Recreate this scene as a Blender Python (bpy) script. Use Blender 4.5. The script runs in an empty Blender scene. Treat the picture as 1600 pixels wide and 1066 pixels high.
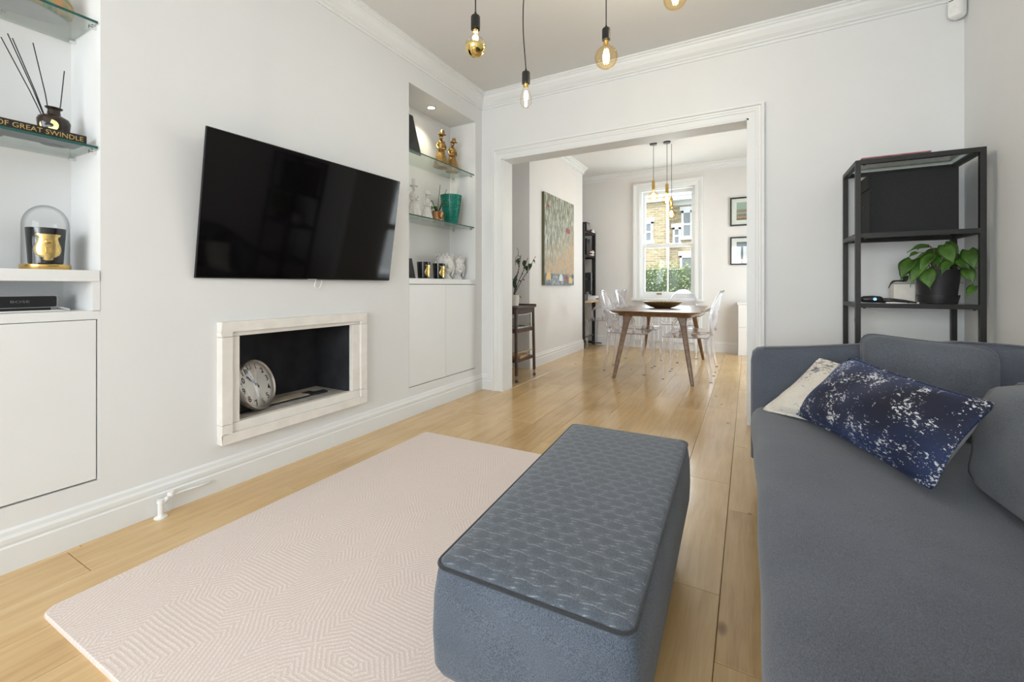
import bpy, bmesh, math, random
from mathutils import Vector, Matrix
random.seed(7)
scene = bpy.context.scene
col = scene.collection
PI = math.pi

# ------------------------------------------------------------ camera, world, lights
TH = math.atan(369/674.0)
cam_d = bpy.data.cameras.new('camera'); cam = bpy.data.objects.new('camera', cam_d); col.objects.link(cam)
cam_d.sensor_fit = 'HORIZONTAL'; cam_d.sensor_width = 36.0; cam_d.lens = 674/1600*36.0
cam_d.shift_y = -(533-447)/1600.0
cam_d.clip_start = 0.02; cam_d.clip_end = 200
cam.location = (0, 0, 1.0); cam.rotation_euler = (PI/2, 0, TH)
scene.camera = cam

world = bpy.data.worlds.new('World'); scene.world = world; world.use_nodes = True
bgn = world.node_tree.nodes['Background']
bgn.inputs[0].default_value = (0.90, 0.95, 1.0, 1); bgn.inputs[1].default_value = 3.0

def area(name, loc, rot, sx, sy, power, color=(1, 1, 1)):
    l = bpy.data.lights.new(name, 'AREA'); l.shape = 'RECTANGLE'; l.size = sx; l.size_y = sy
    l.energy = power; l.color = color
    o = bpy.data.objects.new(name, l); col.objects.link(o); o.location = loc; o.rotation_euler = rot
    return o
area('bay_window_daylight', (-0.6, -2.76, 1.5), (PI/2, 0, 0), 2.5, 1.9, 150, (0.93, 0.955, 1.0))
area('garden_door_daylight', (1.32, 5.9, 1.1), (PI/2, 0, PI/2), 1.35, 1.95, 62, (0.92, 0.965, 1.0))
area('dining_window_daylight', (-1.135, 7.5, 1.7), (PI/2, 0, PI), 0.8, 1.6, 20, (0.90, 0.955, 1.0))
sun_d = bpy.data.lights.new('sun', 'SUN'); sun_d.energy = 2.2; sun_d.angle = math.radians(3); sun_d.color = (1, .95, .86)
sun = bpy.data.objects.new('sun', sun_d); col.objects.link(sun); sun.location = (4, -4, 9)
sun.rotation_euler = Vector((-0.25, 0.62, -0.75)).to_track_quat('-Z', 'Y').to_euler()

scene.cycles.transparent_max_bounces = 48; scene.cycles.max_bounces = 12
vs = scene.view_settings
vs.view_transform = 'Standard'; vs.look = 'None'; vs.gamma = 1.0; vs.exposure = 0.02; vs.use_curve_mapping = False

# ------------------------------------------------------------ materials
MATS = {}
def new_mat(name):
    m = bpy.data.materials.new(name); m.use_nodes = True; MATS[name] = m
    nt = m.node_tree
    return m, nt, nt.nodes['Principled BSDF']
def N(nt, t, **kw):
    n = nt.nodes.new(t)
    for k, v in kw.items():
        if k.startswith('i_'):
            key = k[2:]; key = int(key) if key.isdigit() else key.replace('_', ' ')
            n.inputs[key].default_value = v
        else: setattr(n, k, v)
    return n
def L(nt, a, b): nt.links.new(a, b)
def ramp(nt, fac, stops):
    r = nt.nodes.new('ShaderNodeValToRGB'); e = r.color_ramp.elements
    while len(e) < len(stops): e.new(0.5)
    for el, (p, c) in zip(e, stops): el.position = p; el.color = (*c, 1)
    L(nt, fac, r.inputs[0]); return r.outputs[0]
def math_n(nt, op, a, b=None):
    n = nt.nodes.new('ShaderNodeMath'); n.operation = op
    for i, v in enumerate((a, b)):
        if v is None: continue
        if isinstance(v, (int, float)): n.inputs[i].default_value = v
        else: L(nt, v, n.inputs[i])
    return n.outputs[0]
def coords(nt, scale=(1, 1, 1), out='Object', rot=(0, 0, 0)):
    tc = nt.nodes.new('ShaderNodeTexCoord'); mp = nt.nodes.new('ShaderNodeMapping')
    mp.inputs['Scale'].default_value = scale; mp.inputs['Rotation'].default_value = rot
    L(nt, tc.outputs[out], mp.inputs[0]); return mp.outputs[0]
def bump(nt, bsdf, h, strength=.2, dist=.002):
    b = N(nt, 'ShaderNodeBump'); b.inputs['Strength'].default_value = strength; b.inputs['Distance'].default_value = dist
    L(nt, h, b.inputs['Height']); L(nt, b.outputs[0], bsdf.inputs['Normal'])
def plain(name, c, rough=.5, metal=0, var=.04, scale=30, bmp=0, **kw):
    """principled paint / metal / ceramic with slight noise variation"""
    m, nt, b = new_mat(name)
    nz = N(nt, 'ShaderNodeTexNoise'); nz.inputs['Scale'].default_value = scale; nz.inputs['Detail'].default_value = 3
    L(nt, coords(nt), nz.inputs['Vector'])
    lo = tuple(max(0, x*(1-var)) for x in c); hi = tuple(min(1, x*(1+var)) for x in c)
    L(nt, ramp(nt, nz.outputs['Fac'], [(.3, lo), (.7, hi)]), b.inputs['Base Color'])
    b.inputs['Roughness'].default_value = rough; b.inputs['Metallic'].default_value = metal
    for k, v in kw.items(): b.inputs[k.replace('_', ' ')].default_value = v
    if bmp: bump(nt, b, nz.outputs['Fac'], bmp)
    return m
def clear(name, tint=(1, 1, 1), edge=(.6, .65, .65), ior=1.45, rough=0.0, gl=(1, 1, 1)):
    """thin clear material: transparent + fresnel gloss, tinted towards grazing edges"""
    m, nt, b = new_mat(name); nt.nodes.remove(b)
    out = nt.nodes['Material Output']
    tr = N(nt, 'ShaderNodeBsdfTransparent'); g = N(nt, 'ShaderNodeBsdfGlossy'); g.inputs['Roughness'].default_value = rough
    g.inputs['Color'].default_value = (*gl, 1)
    lw = N(nt, 'ShaderNodeLayerWeight'); lw.inputs[0].default_value = .5
    L(nt, ramp(nt, lw.outputs['Facing'], [(.35, tint), (1, edge)]), tr.inputs[0])
    f0 = ((ior-1)/(ior+1))**2
    fac = math_n(nt, 'ADD', math_n(nt, 'MULTIPLY', math_n(nt, 'POWER', lw.outputs['Facing'], 5.0), .75), f0)
    mx = N(nt, 'ShaderNodeMixShader'); L(nt, fac, mx.inputs[0]); L(nt, tr.outputs[0], mx.inputs[1]); L(nt, g.outputs[0], mx.inputs[2])
    L(nt, mx.outputs[0], out.inputs[0]); return m
def emit(name, c, s):
    m, nt, b = new_mat(name); b.inputs['Base Color'].default_value = (*c, 1)
    b.inputs['Emission Color'].default_value = (*c, 1); b.inputs['Emission Strength'].default_value = s
    return m
def fabric(name, c1, c2, scale=900, mott=6, rough=.95, bmp=.35, sheen=.2):
    m, nt, b = new_mat(name); v = coords(nt)
    w1 = N(nt, 'ShaderNodeTexNoise'); w1.inputs['Scale'].default_value = scale; w1.inputs['Detail'].default_value = 1
    L(nt, coords(nt, (1, .35, 1)), w1.inputs['Vector'])
    w2 = N(nt, 'ShaderNodeTexNoise'); w2.inputs['Scale'].default_value = mott; w2.inputs['Detail'].default_value = 5; L(nt, v, w2.inputs['Vector'])
    f = math_n(nt, 'ADD', math_n(nt, 'MULTIPLY', w1.outputs['Fac'], .75), math_n(nt, 'MULTIPLY', w2.outputs['Fac'], .25))
    L(nt, ramp(nt, f, [(.36, c1), (.64, c2)]), b.inputs['Base Color'])
    b.inputs['Roughness'].default_value = rough; b.inputs['Sheen Weight'].default_value = sheen
    bump(nt, b, w1.outputs['Fac'], bmp, .002); return m

plain('wall', (.765, .77, .77), .85, var=.01, scale=4, bmp=.02)
plain('ceiling', (.735, .73, .72), .9, var=.01, scale=3)
plain('trim', (.785, .795, .795), .4, var=.008, scale=6)
plain('niche_paint', (.86, .85, .82), .7, var=.01, scale=5)
plain('dining_wall', (.755, .735, .715), .85, var=.01, scale=4)
plain('stone', (.80, .77, .72), .75, var=.05, scale=14, bmp=.12)
plain('soot', (.018, .019, .023), .75, var=.4, scale=9, bmp=.1)
plain('hearth', (.42, .39, .35), .9, var=.25, scale=18, bmp=.2)
plain('hearth_tile', (.55, .48, .36), .6, var=.2, scale=25)
plain('black_metal', (.022, .021, .020), .45, .3, var=.1)
plain('black_plastic', (.014, .014, .016), .38)
plain('black_cloth', (.020, .021, .022), .95, var=.25, scale=300, bmp=.2)
plain('brass', (.72, .48, .16), .22, 1.0, var=.06)
plain('gold', (.80, .58, .22), .28, 1.0, var=.12, scale=90, bmp=.25)
plain('antique_gold', (.40, .255, .095), .36, 1.0, var=.55, scale=90, bmp=.9)
plain('copper', (.62, .36, .2), .2, 1.0, var=.2, scale=35)
plain('chrome', (.75, .75, .76), .15, 1.0)
plain('steel_rim', (.62, .58, .54), .28, .9)
plain('white_ceramic', (.74, .73, .71), .4, var=.10, scale=60, bmp=.9)
plain('white_plastic', (.85, .85, .84), .45, var=.01)
plain('grey_plastic', (.45, .45, .46), .4)
plain('white_cable', (.85, .84, .82), .5)
plain('walnut_dark', (.060, .029, .018), .4, var=.3, scale=20)
plain('desk_wood', (.60, .40, .20), .5, var=.1, scale=12)
plain('leaf', (.055, .135, .018), .42, var=.45, scale=14, bmp=.1)
plain('leaf_dark', (.025, .055, .016), .5, var=.4, scale=20)
plain('stem', (.10, .075, .030), .6, var=.3)
plain('dry_stem', (.065, .042, .025), .7, var=.3)
plain('soil', (.16, .13, .11), .95, var=.6, scale=90, bmp=.8)
plain('pot_black', (.013, .013, .015), .42)
plain('pot_white', (.82, .77, .70), .5, var=.04)
plain('candle_black', (.010, .011, .013), .16)
plain('wax', (.85, .80, .70), .6)
plain('green_glaze', (.0, .20, .15), .35, var=.2)
plain('bowl_bronze', (.24, .165, .07), .35, .6, var=.4, scale=40, bmp=.2)
plain('paper', (.82, .80, .76), .8)
plain('magazine_pink', (.42, .14, .17), .5, var=.3, scale=25)
plain('book_red', (.30, .07, .07), .6); plain('book_dark', (.03, .025, .03), .6); plain('book_cream', (.66, .6, .5), .7)
plain('clock_face', (.80, .78, .75), .6, var=.01)
plain('ink', (.008, .008, .008), .6)
plain('dining_trim', (.765, .75, .735), .5, var=.008, scale=6)
plain('brass_dull', (.30, .19, .085), .35, .9)
plain('oak_board', (.45, .28, .14), .6, var=.15)
plain('amber', (.30, .22, .05), .2)
plain('fascia_white', (.80, .82, .84), .6); plain('slate', (.50, .52, .55), .8); plain('garden', (.16, .17, .10), .95, var=.4)
plain('far_glass', (.20, .23, .25), .1)
plain('rubber', (.05, .05, .05), .8)
plain('white_cloth', (.80, .78, .73), .9)
clear('glass', (.955, .97, .967), (.70, .775, .76), 1.5)
clear('pane', (.97, .985, .98), (.8, .86, .85), 1.45)
clear('lens_clear', (1, 1, 1), (.95, .95, .95), 1.45)
clear('dome', (.97, .975, .975), (.42, .45, .45), 1.3)
m = clear('acrylic', (.97, .97, .975), (.70, .69, .72), 1.85); nt = m.node_tree; out = nt.nodes['Material Output']; prev = out.inputs[0].links[0].from_socket
gb = N(nt, 'ShaderNodeBsdfGlass', i_IOR=1.45); gb.inputs['Color'].default_value = (.97, .965, .985, 1); mg = N(nt, 'ShaderNodeMixShader'); mg.inputs[0].default_value = .5
L(nt, prev, mg.inputs[1]); L(nt, gb.outputs[0], mg.inputs[2]); L(nt, mg.outputs[0], out.inputs[0])
clear('glass_clear', (.97, .99, .985), (.84, .92, .90), 1.5)
clear('bulb_clear', (1, .98, .95), (.85, .76, .62), 1.4)
clear('bulb_amber', (1.0, .90, .70), (.84, .62, .34), 1.4)
plain('glass_edge', (.02, .10, .085), .15)
plain('mirror_gold', (.80, .62, .24), .04, 1.0, var=.01)
emit('filament', (1.0, .62, .25), 38); emit('filament_white', (1.0, .80, .55), 40); emit('lamp_led', (1, .93, .78), 14); emit('led_blue', (.3, .6, .9), 1.5)

# television panel: dark glossy glass
m, nt, b = new_mat('tv_screen'); b.inputs['Base Color'].default_value = (.0035, .003, .0035, 1); b.inputs['Roughness'].default_value = .06
b.inputs['IOR'].default_value = 1.42; b.inputs['Specular IOR Level'].default_value = .32
nz = N(nt, 'ShaderNodeTexNoise', i_Scale=4.0); L(nt, coords(nt), nz.inputs['Vector'])
L(nt, math_n(nt, 'MULTIPLY_ADD', nz.outputs['Fac'], .02), b.inputs['Roughness']); b.inputs['Roughness'].links[0].from_node.inputs[2].default_value = .05

# oak boards
m, nt, b = new_mat('oak')
oi = N(nt, 'ShaderNodeObjectInfo'); rnd = oi.outputs['Random']
tc = N(nt, 'ShaderNodeTexCoord'); cmb = N(nt, 'ShaderNodeCombineXYZ'); L(nt, math_n(nt, 'MULTIPLY', rnd, 31.0), cmb.inputs[0]); L(nt, math_n(nt, 'MULTIPLY', rnd, 57.0), cmb.inputs[1])
va = N(nt, 'ShaderNodeVectorMath', operation='ADD'); L(nt, tc.outputs['Object'], va.inputs[0]); L(nt, cmb.outputs[0], va.inputs[1])
mp = N(nt, 'ShaderNodeMapping'); mp.inputs['Scale'].default_value = (16, 1.1, 1); L(nt, va.outputs[0], mp.inputs[0])
n1 = N(nt, 'ShaderNodeTexNoise', i_Scale=2.2, i_Detail=7.0, i_Distortion=.6); L(nt, mp.outputs[0], n1.inputs['Vector'])
mp2 = N(nt, 'ShaderNodeMapping'); mp2.inputs['Scale'].default_value = (90, 3, 1); L(nt, va.outputs[0], mp2.inputs[0])
n2 = N(nt, 'ShaderNodeTexNoise', i_Scale=3.0, i_Detail=4.0); L(nt, mp2.outputs[0], n2.inputs['Vector'])
n3 = N(nt, 'ShaderNodeTexNoise', i_Scale=2.3, i_Detail=2.0); L(nt, va.outputs[0], n3.inputs['Vector'])
f = math_n(nt, 'ADD', math_n(nt, 'ADD', math_n(nt, 'MULTIPLY', n1.outputs['Fac'], .42), math_n(nt, 'MULTIPLY', n2.outputs['Fac'], .20)), math_n(nt, 'MULTIPLY', n3.outputs['Fac'], .38))
f = math_n(nt, 'ADD', f, math_n(nt, 'MULTIPLY', math_n(nt, 'SUBTRACT', rnd, .5), .13))
cr = ramp(nt, f, [(.26, (.39, .225, .085)), (.44, (.575, .372, .160)), (.58, (.65, .44, .207)), (.76, (.72, .525, .29))])
vo = N(nt, 'ShaderNodeTexVoronoi', i_Scale=1.9); mp3 = N(nt, 'ShaderNodeMapping'); mp3.inputs['Scale'].default_value = (2.2, 1.0, 1); L(nt, va.outputs[0], mp3.inputs[0]); L(nt, mp3.outputs[0], vo.inputs['Vector'])
kn = ramp(nt, vo.outputs['Distance'], [(.0, (.22, .13, .07)), (.035, (.45, .33, .22)), (.07, (1, 1, 1))])
mxc = N(nt, 'ShaderNodeMix', data_type='RGBA', blend_type='MULTIPLY'); mxc.inputs[0].default_value = .8
L(nt, cr, mxc.inputs[6]); L(nt, kn, mxc.inputs[7]); L(nt, mxc.outputs[2], b.inputs['Base Color'])
b.inputs['Roughness'].default_value = .26; b.inputs['Specular IOR Level'].default_value = .5; b.inputs['Coat Weight'].default_value = .3; b.inputs['Coat Roughness'].default_value = .12
bump(nt, b, n2.outputs['Fac'], .06, .001)
plain('floor_gap', (.10, .06, .03), .9)

# walnut table
m, nt, b = new_mat('walnut'); v = coords(nt, (14, 1.2, 14))
n1 = N(nt, 'ShaderNodeTexNoise', i_Scale=2.0, i_Detail=6.0, i_Distortion=.4); L(nt, v, n1.inputs['Vector'])
L(nt, ramp(nt, n1.outputs['Fac'], [(.3, (.10, .048, .02)), (.7, (.23, .125, .06))]), b.inputs['Base Color']); b.inputs['Roughness'].default_value = .33

fabric('sofa_fabric', (.060, .068, .089), (.122, .133, .164), 700)
fabric('cushion_fabric', (.058, .066, .082), (.115, .127, .148), 700)
fabric('pouf_side', (.044, .060, .086), (.130, .158, .202), 520, bmp=.6)
fabric('piping', (.018, .021, .026), (.035, .040, .048), 500)
# quilted pouf top: staggered soft cells with pale stitches
m, nt, b = new_mat('pouf_top'); tc = N(nt, 'ShaderNodeTexCoord'); sp = N(nt, 'ShaderNodeSeparateXYZ'); L(nt, tc.outputs['Object'], sp.inputs[0])
yv = math_n(nt, 'MULTIPLY', sp.outputs[1], 1/.038); row = math_n(nt, 'FLOOR', yv)
md_ = N(nt, 'ShaderNodeMath', operation='PINGPONG'); md_.inputs[1].default_value = 1.0; L(nt, row, md_.inputs[0])
xv = math_n(nt, 'ADD', math_n(nt, 'MULTIPLY', sp.outputs[0], 1/.050), math_n(nt, 'MULTIPLY', md_.outputs[0], .5))
fx = math_n(nt, 'SUBTRACT', math_n(nt, 'FRACT', xv), .5); fy = math_n(nt, 'SUBTRACT', math_n(nt, 'FRACT', yv), .5)
dd = math_n(nt, 'SQRT', math_n(nt, 'ADD', math_n(nt, 'MULTIPLY', fx, fx), math_n(nt, 'MULTIPLY', fy, fy)))
ss = N(nt, 'ShaderNodeMapRange', interpolation_type='SMOOTHSTEP'); ss.inputs['From Min'].default_value = .22; ss.inputs['From Max'].default_value = .55; L(nt, dd, ss.inputs['Value'])
nz = N(nt, 'ShaderNodeTexNoise', i_Scale=420.0, i_Detail=2.0); L(nt, coords(nt, (1, .5, 1)), nz.inputs['Vector'])
nz2 = N(nt, 'ShaderNodeTexNoise', i_Scale=130.0, i_Detail=2.0); L(nt, coords(nt, (.35, 1, 1)), nz2.inputs['Vector'])
st = math_n(nt, 'SINE', math_n(nt, 'MULTIPLY', math_n(nt, 'ADD', fy, math_n(nt, 'MULTIPLY', math_n(nt, 'SINE', math_n(nt, 'MULTIPLY', fx, 6.28)), .06)), 2*PI*3.0))
stitch = math_n(nt, 'MULTIPLY', math_n(nt, 'MULTIPLY', math_n(nt, 'GREATER_THAN', st, .80), math_n(nt, 'GREATER_THAN', nz2.outputs['Fac'], .47)), ss.outputs[0])
f = math_n(nt, 'ADD', math_n(nt, 'ADD', math_n(nt, 'MULTIPLY', nz.outputs['Fac'], .55), math_n(nt, 'MULTIPLY', ss.outputs[0], .085)), math_n(nt, 'MULTIPLY', stitch, .30))
L(nt, ramp(nt, f, [(.22, (.070, .084, .106)), (.45, (.125, .145, .175)), (.80, (.34, .37, .40))]), b.inputs['Base Color']); b.inputs['Roughness'].default_value = .95
b.inputs['Sheen Weight'].default_value = .2
bump(nt, b, math_n(nt, 'ADD', math_n(nt, 'MULTIPLY', ss.outputs[0], -.5), math_n(nt, 'MULTIPLY', nz.outputs['Fac'], .35)), .35, .005)

# rug: folded hexagonal line work
m, nt, b = new_mat('rug'); tc = N(nt, 'ShaderNodeTexCoord'); sp = N(nt, 'ShaderNodeSeparateXYZ'); L(nt, tc.outputs['Object'], sp.inputs[0])
nzw = N(nt, 'ShaderNodeTexNoise', i_Scale=9.0, i_Detail=2.0); L(nt, tc.outputs['Object'], nzw.inputs['Vector'])
wob = math_n(nt, 'MULTIPLY', math_n(nt, 'SUBTRACT', nzw.outputs['Fac'], .5), .012)
def ping(v, s, off=0.0):
    n = N(nt, 'ShaderNodeMath', operation='PINGPONG'); n.inputs[1].default_value = s; L(nt, math_n(nt, 'ADD', v, off), n.inputs[0]); return n.outputs[0]
ax = ping(sp.outputs[0], .27, .1); ay = ping(sp.outputs[1], .36, .05)
d1 = math_n(nt, 'ADD', math_n(nt, 'MULTIPLY', ax, .866), math_n(nt, 'MULTIPLY', ay, .5))
d2 = math_n(nt, 'ADD', math_n(nt, 'MULTIPLY', ax, -.6), math_n(nt, 'MULTIPLY', ay, .8))
d = math_n(nt, 'MAXIMUM', math_n(nt, 'MAXIMUM', d1, ay), d2)
bx_ = ping(sp.outputs[0], .135, .1); by_ = ping(sp.outputs[1], .18, .23)
e1 = math_n(nt, 'ADD', math_n(nt, 'MULTIPLY', bx_, .7), math_n(nt, 'MULTIPLY', by_, -.71))
sel = math_n(nt, 'GREATER_THAN', math_n(nt, 'ADD', bx_, by_), .19)
dm = N(nt, 'ShaderNodeMix', data_type='FLOAT'); L(nt, sel, dm.inputs[0]); L(nt, d, dm.inputs[2]); L(nt, e1, dm.inputs[3])
sn = math_n(nt, 'SINE', math_n(nt, 'MULTIPLY', math_n(nt, 'ADD', dm.outputs[0], wob), 2*PI/.0130))
fz = N(nt, 'ShaderNodeTexNoise', i_Scale=260.0); L(nt, tc.outputs['Object'], fz.inputs['Vector'])
ff = math_n(nt, 'ADD', math_n(nt, 'MULTIPLY', sn, .21), math_n(nt, 'MULTIPLY', fz.outputs['Fac'], 1.0))
L(nt, ramp(nt, ff, [(.35, (.71, .595, .545)), (.60, (.745, .64, .595)), (.82, (.83, .775, .74))]), b.inputs['Base Color']); b.inputs['Roughness'].default_value = 1.0
bump(nt, b, ff, .3, .003)

# pillows
m, nt, b = new_mat('navy_velvet'); v = coords(nt, (1.0, 2.0, 2.0))
n1 = N(nt, 'ShaderNodeTexNoise', i_Scale=75.0, i_Detail=3.0, i_Roughness=.7); L(nt, v, n1.inputs['Vector'])
n2 = N(nt, 'ShaderNodeTexNoise', i_Scale=17.0, i_Detail=2.0); L(nt, coords(nt), n2.inputs['Vector'])
n4 = N(nt, 'ShaderNodeTexNoise', i_Scale=4.0, i_Detail=1.0); L(nt, coords(nt), n4.inputs['Vector'])
f = math_n(nt, 'ADD', n1.outputs['Fac'], math_n(nt, 'MULTIPLY', n2.outputs['Fac'], .62))
base = ramp(nt, n4.outputs['Fac'], [(.42, (.002, .002, .010)), (.55, (.004, .006, .024)), (.68, (.013, .026, .085))])
wf = ramp(nt, f, [(.918, (0, 0, 0)), (.945, (1, 1, 1))])
mxc = N(nt, 'ShaderNodeMix', data_type='RGBA'); L(nt, wf, mxc.inputs[0]); L(nt, base, mxc.inputs[6]); mxc.inputs[7].default_value = (.60, .61, .62, 1)
L(nt, mxc.outputs[2], b.inputs['Base Color']); b.inputs['Roughness'].default_value = .75; b.inputs['Sheen Weight'].default_value = .15; b.inputs['Sheen Tint'].default_value = (.25, .4, 1, 1)
m, nt, b = new_mat('cream_woven'); v = coords(nt, (1.0, 2.6, 2.6))
n1 = N(nt, 'ShaderNodeTexNoise', i_Scale=30.0, i_Detail=6.0, i_Roughness=.75); L(nt, v, n1.inputs['Vector'])
n2 = N(nt, 'ShaderNodeTexNoise', i_Scale=6.0, i_Detail=2.0); L(nt, coords(nt), n2.inputs['Vector'])
f = math_n(nt, 'ADD', n1.outputs['Fac'], math_n(nt, 'MULTIPLY', n2.outputs['Fac'], .5))
L(nt, ramp(nt, f, [(.55, (.68, .63, .56)), (.80, (.74, .70, .63)), (.83, (.40, .37, .36)), (.90, (.10, .10, .14))]), b.inputs['Base Color']); b.inputs['Roughness'].default_value = .9

# abstract painting (object coords: y along width 0..1, z height)
m, nt, b = new_mat('painting'); tc = N(nt, 'ShaderNodeTexCoord'); sp = N(nt, 'ShaderNodeSeparateXYZ'); L(nt, tc.outputs['Generated'], sp.inputs[0])
v = coords(nt, (1, 5, 1.6)); n1 = N(nt, 'ShaderNodeTexNoise', i_Scale=5.0, i_Detail=8.0, i_Roughness=.7); L(nt, v, n1.inputs['Vector'])
n2 = N(nt, 'ShaderNodeTexNoise', i_Scale=7.0, i_Detail=6.0, i_Roughness=.75); L(nt, coords(nt, (1, 2, 2)), n2.inputs['Vector'])
olive = ramp(nt, n1.outputs['Fac'], [(.32, (.065, .065, .028)), (.46, (.15, .15, .085)), (.56, (.34, .35, .28)), (.70, (.62, .62, .57))])
orange = ramp(nt, n2.outputs['Fac'], [(.35, (.20, .20, .15)), (.48, (.36, .30, .20)), (.56, (.50, .30, .13)), (.64, (.45, .14, .07)), (.72, (.07, .08, .06))])
navy = ramp(nt, n2.outputs['Fac'], [(.38, (.03, .04, .05)), (.5, (.10, .12, .135)), (.62, (.34, .37, .38)), (.72, (.04, .05, .06))])
zz = math_n(nt, 'ADD', sp.outputs[2], math_n(nt, 'MULTIPLY', math_n(nt, 'SUBTRACT', n1.outputs['Fac'], .5), .5))
diag = math_n(nt, 'ADD', zz, math_n(nt, 'MULTIPLY', sp.outputs[1], -.34))
s1 = ramp(nt, diag, [(.05, (1, 1, 1)), (.42, (0, 0, 0))])
mx1 = N(nt, 'ShaderNodeMix', data_type='RGBA'); L(nt, s1, mx1.inputs[0]); L(nt, olive, mx1.inputs[6]); L(nt, orange, mx1.inputs[7])
s2 = ramp(nt, math_n(nt, 'ADD', sp.outputs[2], math_n(nt, 'MULTIPLY', n2.outputs['Fac'], .05)), [(.145, (1, 1, 1)), (.16, (0, 0, 0))])
mx2 = N(nt, 'ShaderNodeMix', data_type='RGBA'); L(nt, s2, mx2.inputs[0]); L(nt, mx1.outputs[2], mx2.inputs[6]); L(nt, navy, mx2.inputs[7])
L(nt, mx2.outputs[2], b.inputs['Base Color']); b.inputs['Roughness'].default_value = .5; bump(nt, b, n1.outputs['Fac'], .3, .003)
plain('canvas_edge', (.13, .13, .06), .7)

def print_mat(name, stops, sx=1, sz=1):
    m, nt, b = new_mat(name); tc = N(nt, 'ShaderNodeTexCoord'); sp = N(nt, 'ShaderNodeSeparateXYZ'); L(nt, tc.outputs['Generated'], sp.inputs[0])
    n1 = N(nt, 'ShaderNodeTexNoise', i_Scale=9.0, i_Detail=5.0); L(nt, coords(nt, (sx, 1, sz), 'Generated'), n1.inputs['Vector'])
    f = math_n(nt, 'ADD', sp.outputs[2], math_n(nt, 'MULTIPLY', math_n(nt, 'SUBTRACT', n1.outputs['Fac'], .5), .35))
    L(nt, ramp(nt, f, stops), b.inputs['Base Color']); b.inputs['Roughness'].default_value = .25
print_mat('print_harbour', [(.05, (.12, .08, .05)), (.15, (.45, .30, .18)), (.30, (.16, .12, .09)), (.36, (.33, .42, .33)), (.55, (.30, .15, .10)), (.6, (.36, .46, .38)), (1, (.40, .50, .42))], 2, 6)
print_mat('print_city', [(.05, (.35, .34, .34)), (.2, (.20, .13, .08)), (.3, (.10, .10, .11)), (.55, (.14, .16, .17)), (.7, (.30, .36, .42)), (1, (.07, .07, .08))], 6, 3)

# marbled stone dish
m, nt, b = new_mat('marbled'); n1 = N(nt, 'ShaderNodeTexNoise', i_Scale=14.0, i_Detail=4.0, i_Distortion=1.5); L(nt, coords(nt), n1.inputs['Vector'])
L(nt, ramp(nt, n1.outputs['Fac'], [(.3, (.05, .16, .12)), (.45, (.30, .32, .16)), (.55, (.62, .30, .12)), (.65, (.35, .30, .18)), (.8, (.10, .20, .15))]), b.inputs['Base Color']); b.inputs['Roughness'].default_value = .4
# stock brick, far away
m, nt, b = new_mat('stock_brick'); br = N(nt, 'ShaderNodeTexBrick', i_Scale=1.0); br.inputs['Brick Width'].default_value = .225; br.inputs['Row Height'].default_value = .075; br.inputs['Mortar Size'].default_value = .008
br.inputs['Color1'].default_value = (.46, .385, .25, 1); br.inputs['Color2'].default_value = (.34, .27, .165, 1); br.inputs['Mortar'].default_value = (.55, .48, .36, 1)
L(nt, coords(nt, (1, 1, 1), 'Object', (PI/2, 0, 0)), br.inputs['Vector']); nz = N(nt, 'ShaderNodeTexNoise', i_Scale=5.0, i_Detail=4.0); L(nt, coords(nt, (1, 1, 4)), nz.inputs['Vector'])
mxc = N(nt, 'ShaderNodeMix', data_type='RGBA', blend_type='OVERLAY'); mxc.inputs[0].default_value = .6; L(nt, br.outputs['Color'], mxc.inputs[6]); L(nt, nz.outputs['Fac'], mxc.inputs[7])
L(nt, mxc.outputs[2], b.inputs['Base Color']); b.inputs['Roughness'].default_value = .9
# hedge leaves with per-point tone
m, nt, b = new_mat('hedge_leaf'); nz = N(nt, 'ShaderNodeTexNoise', i_Scale=7.0, i_Detail=3.0); L(nt, coords(nt), nz.inputs['Vector'])
L(nt, ramp(nt, nz.outputs['Fac'], [(.3, (.07, .11, .03)), (.48, (.27, .34, .08)), (.66, (.62, .66, .40))]), b.inputs['Base Color']); b.inputs['Roughness'].default_value = .5

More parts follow.
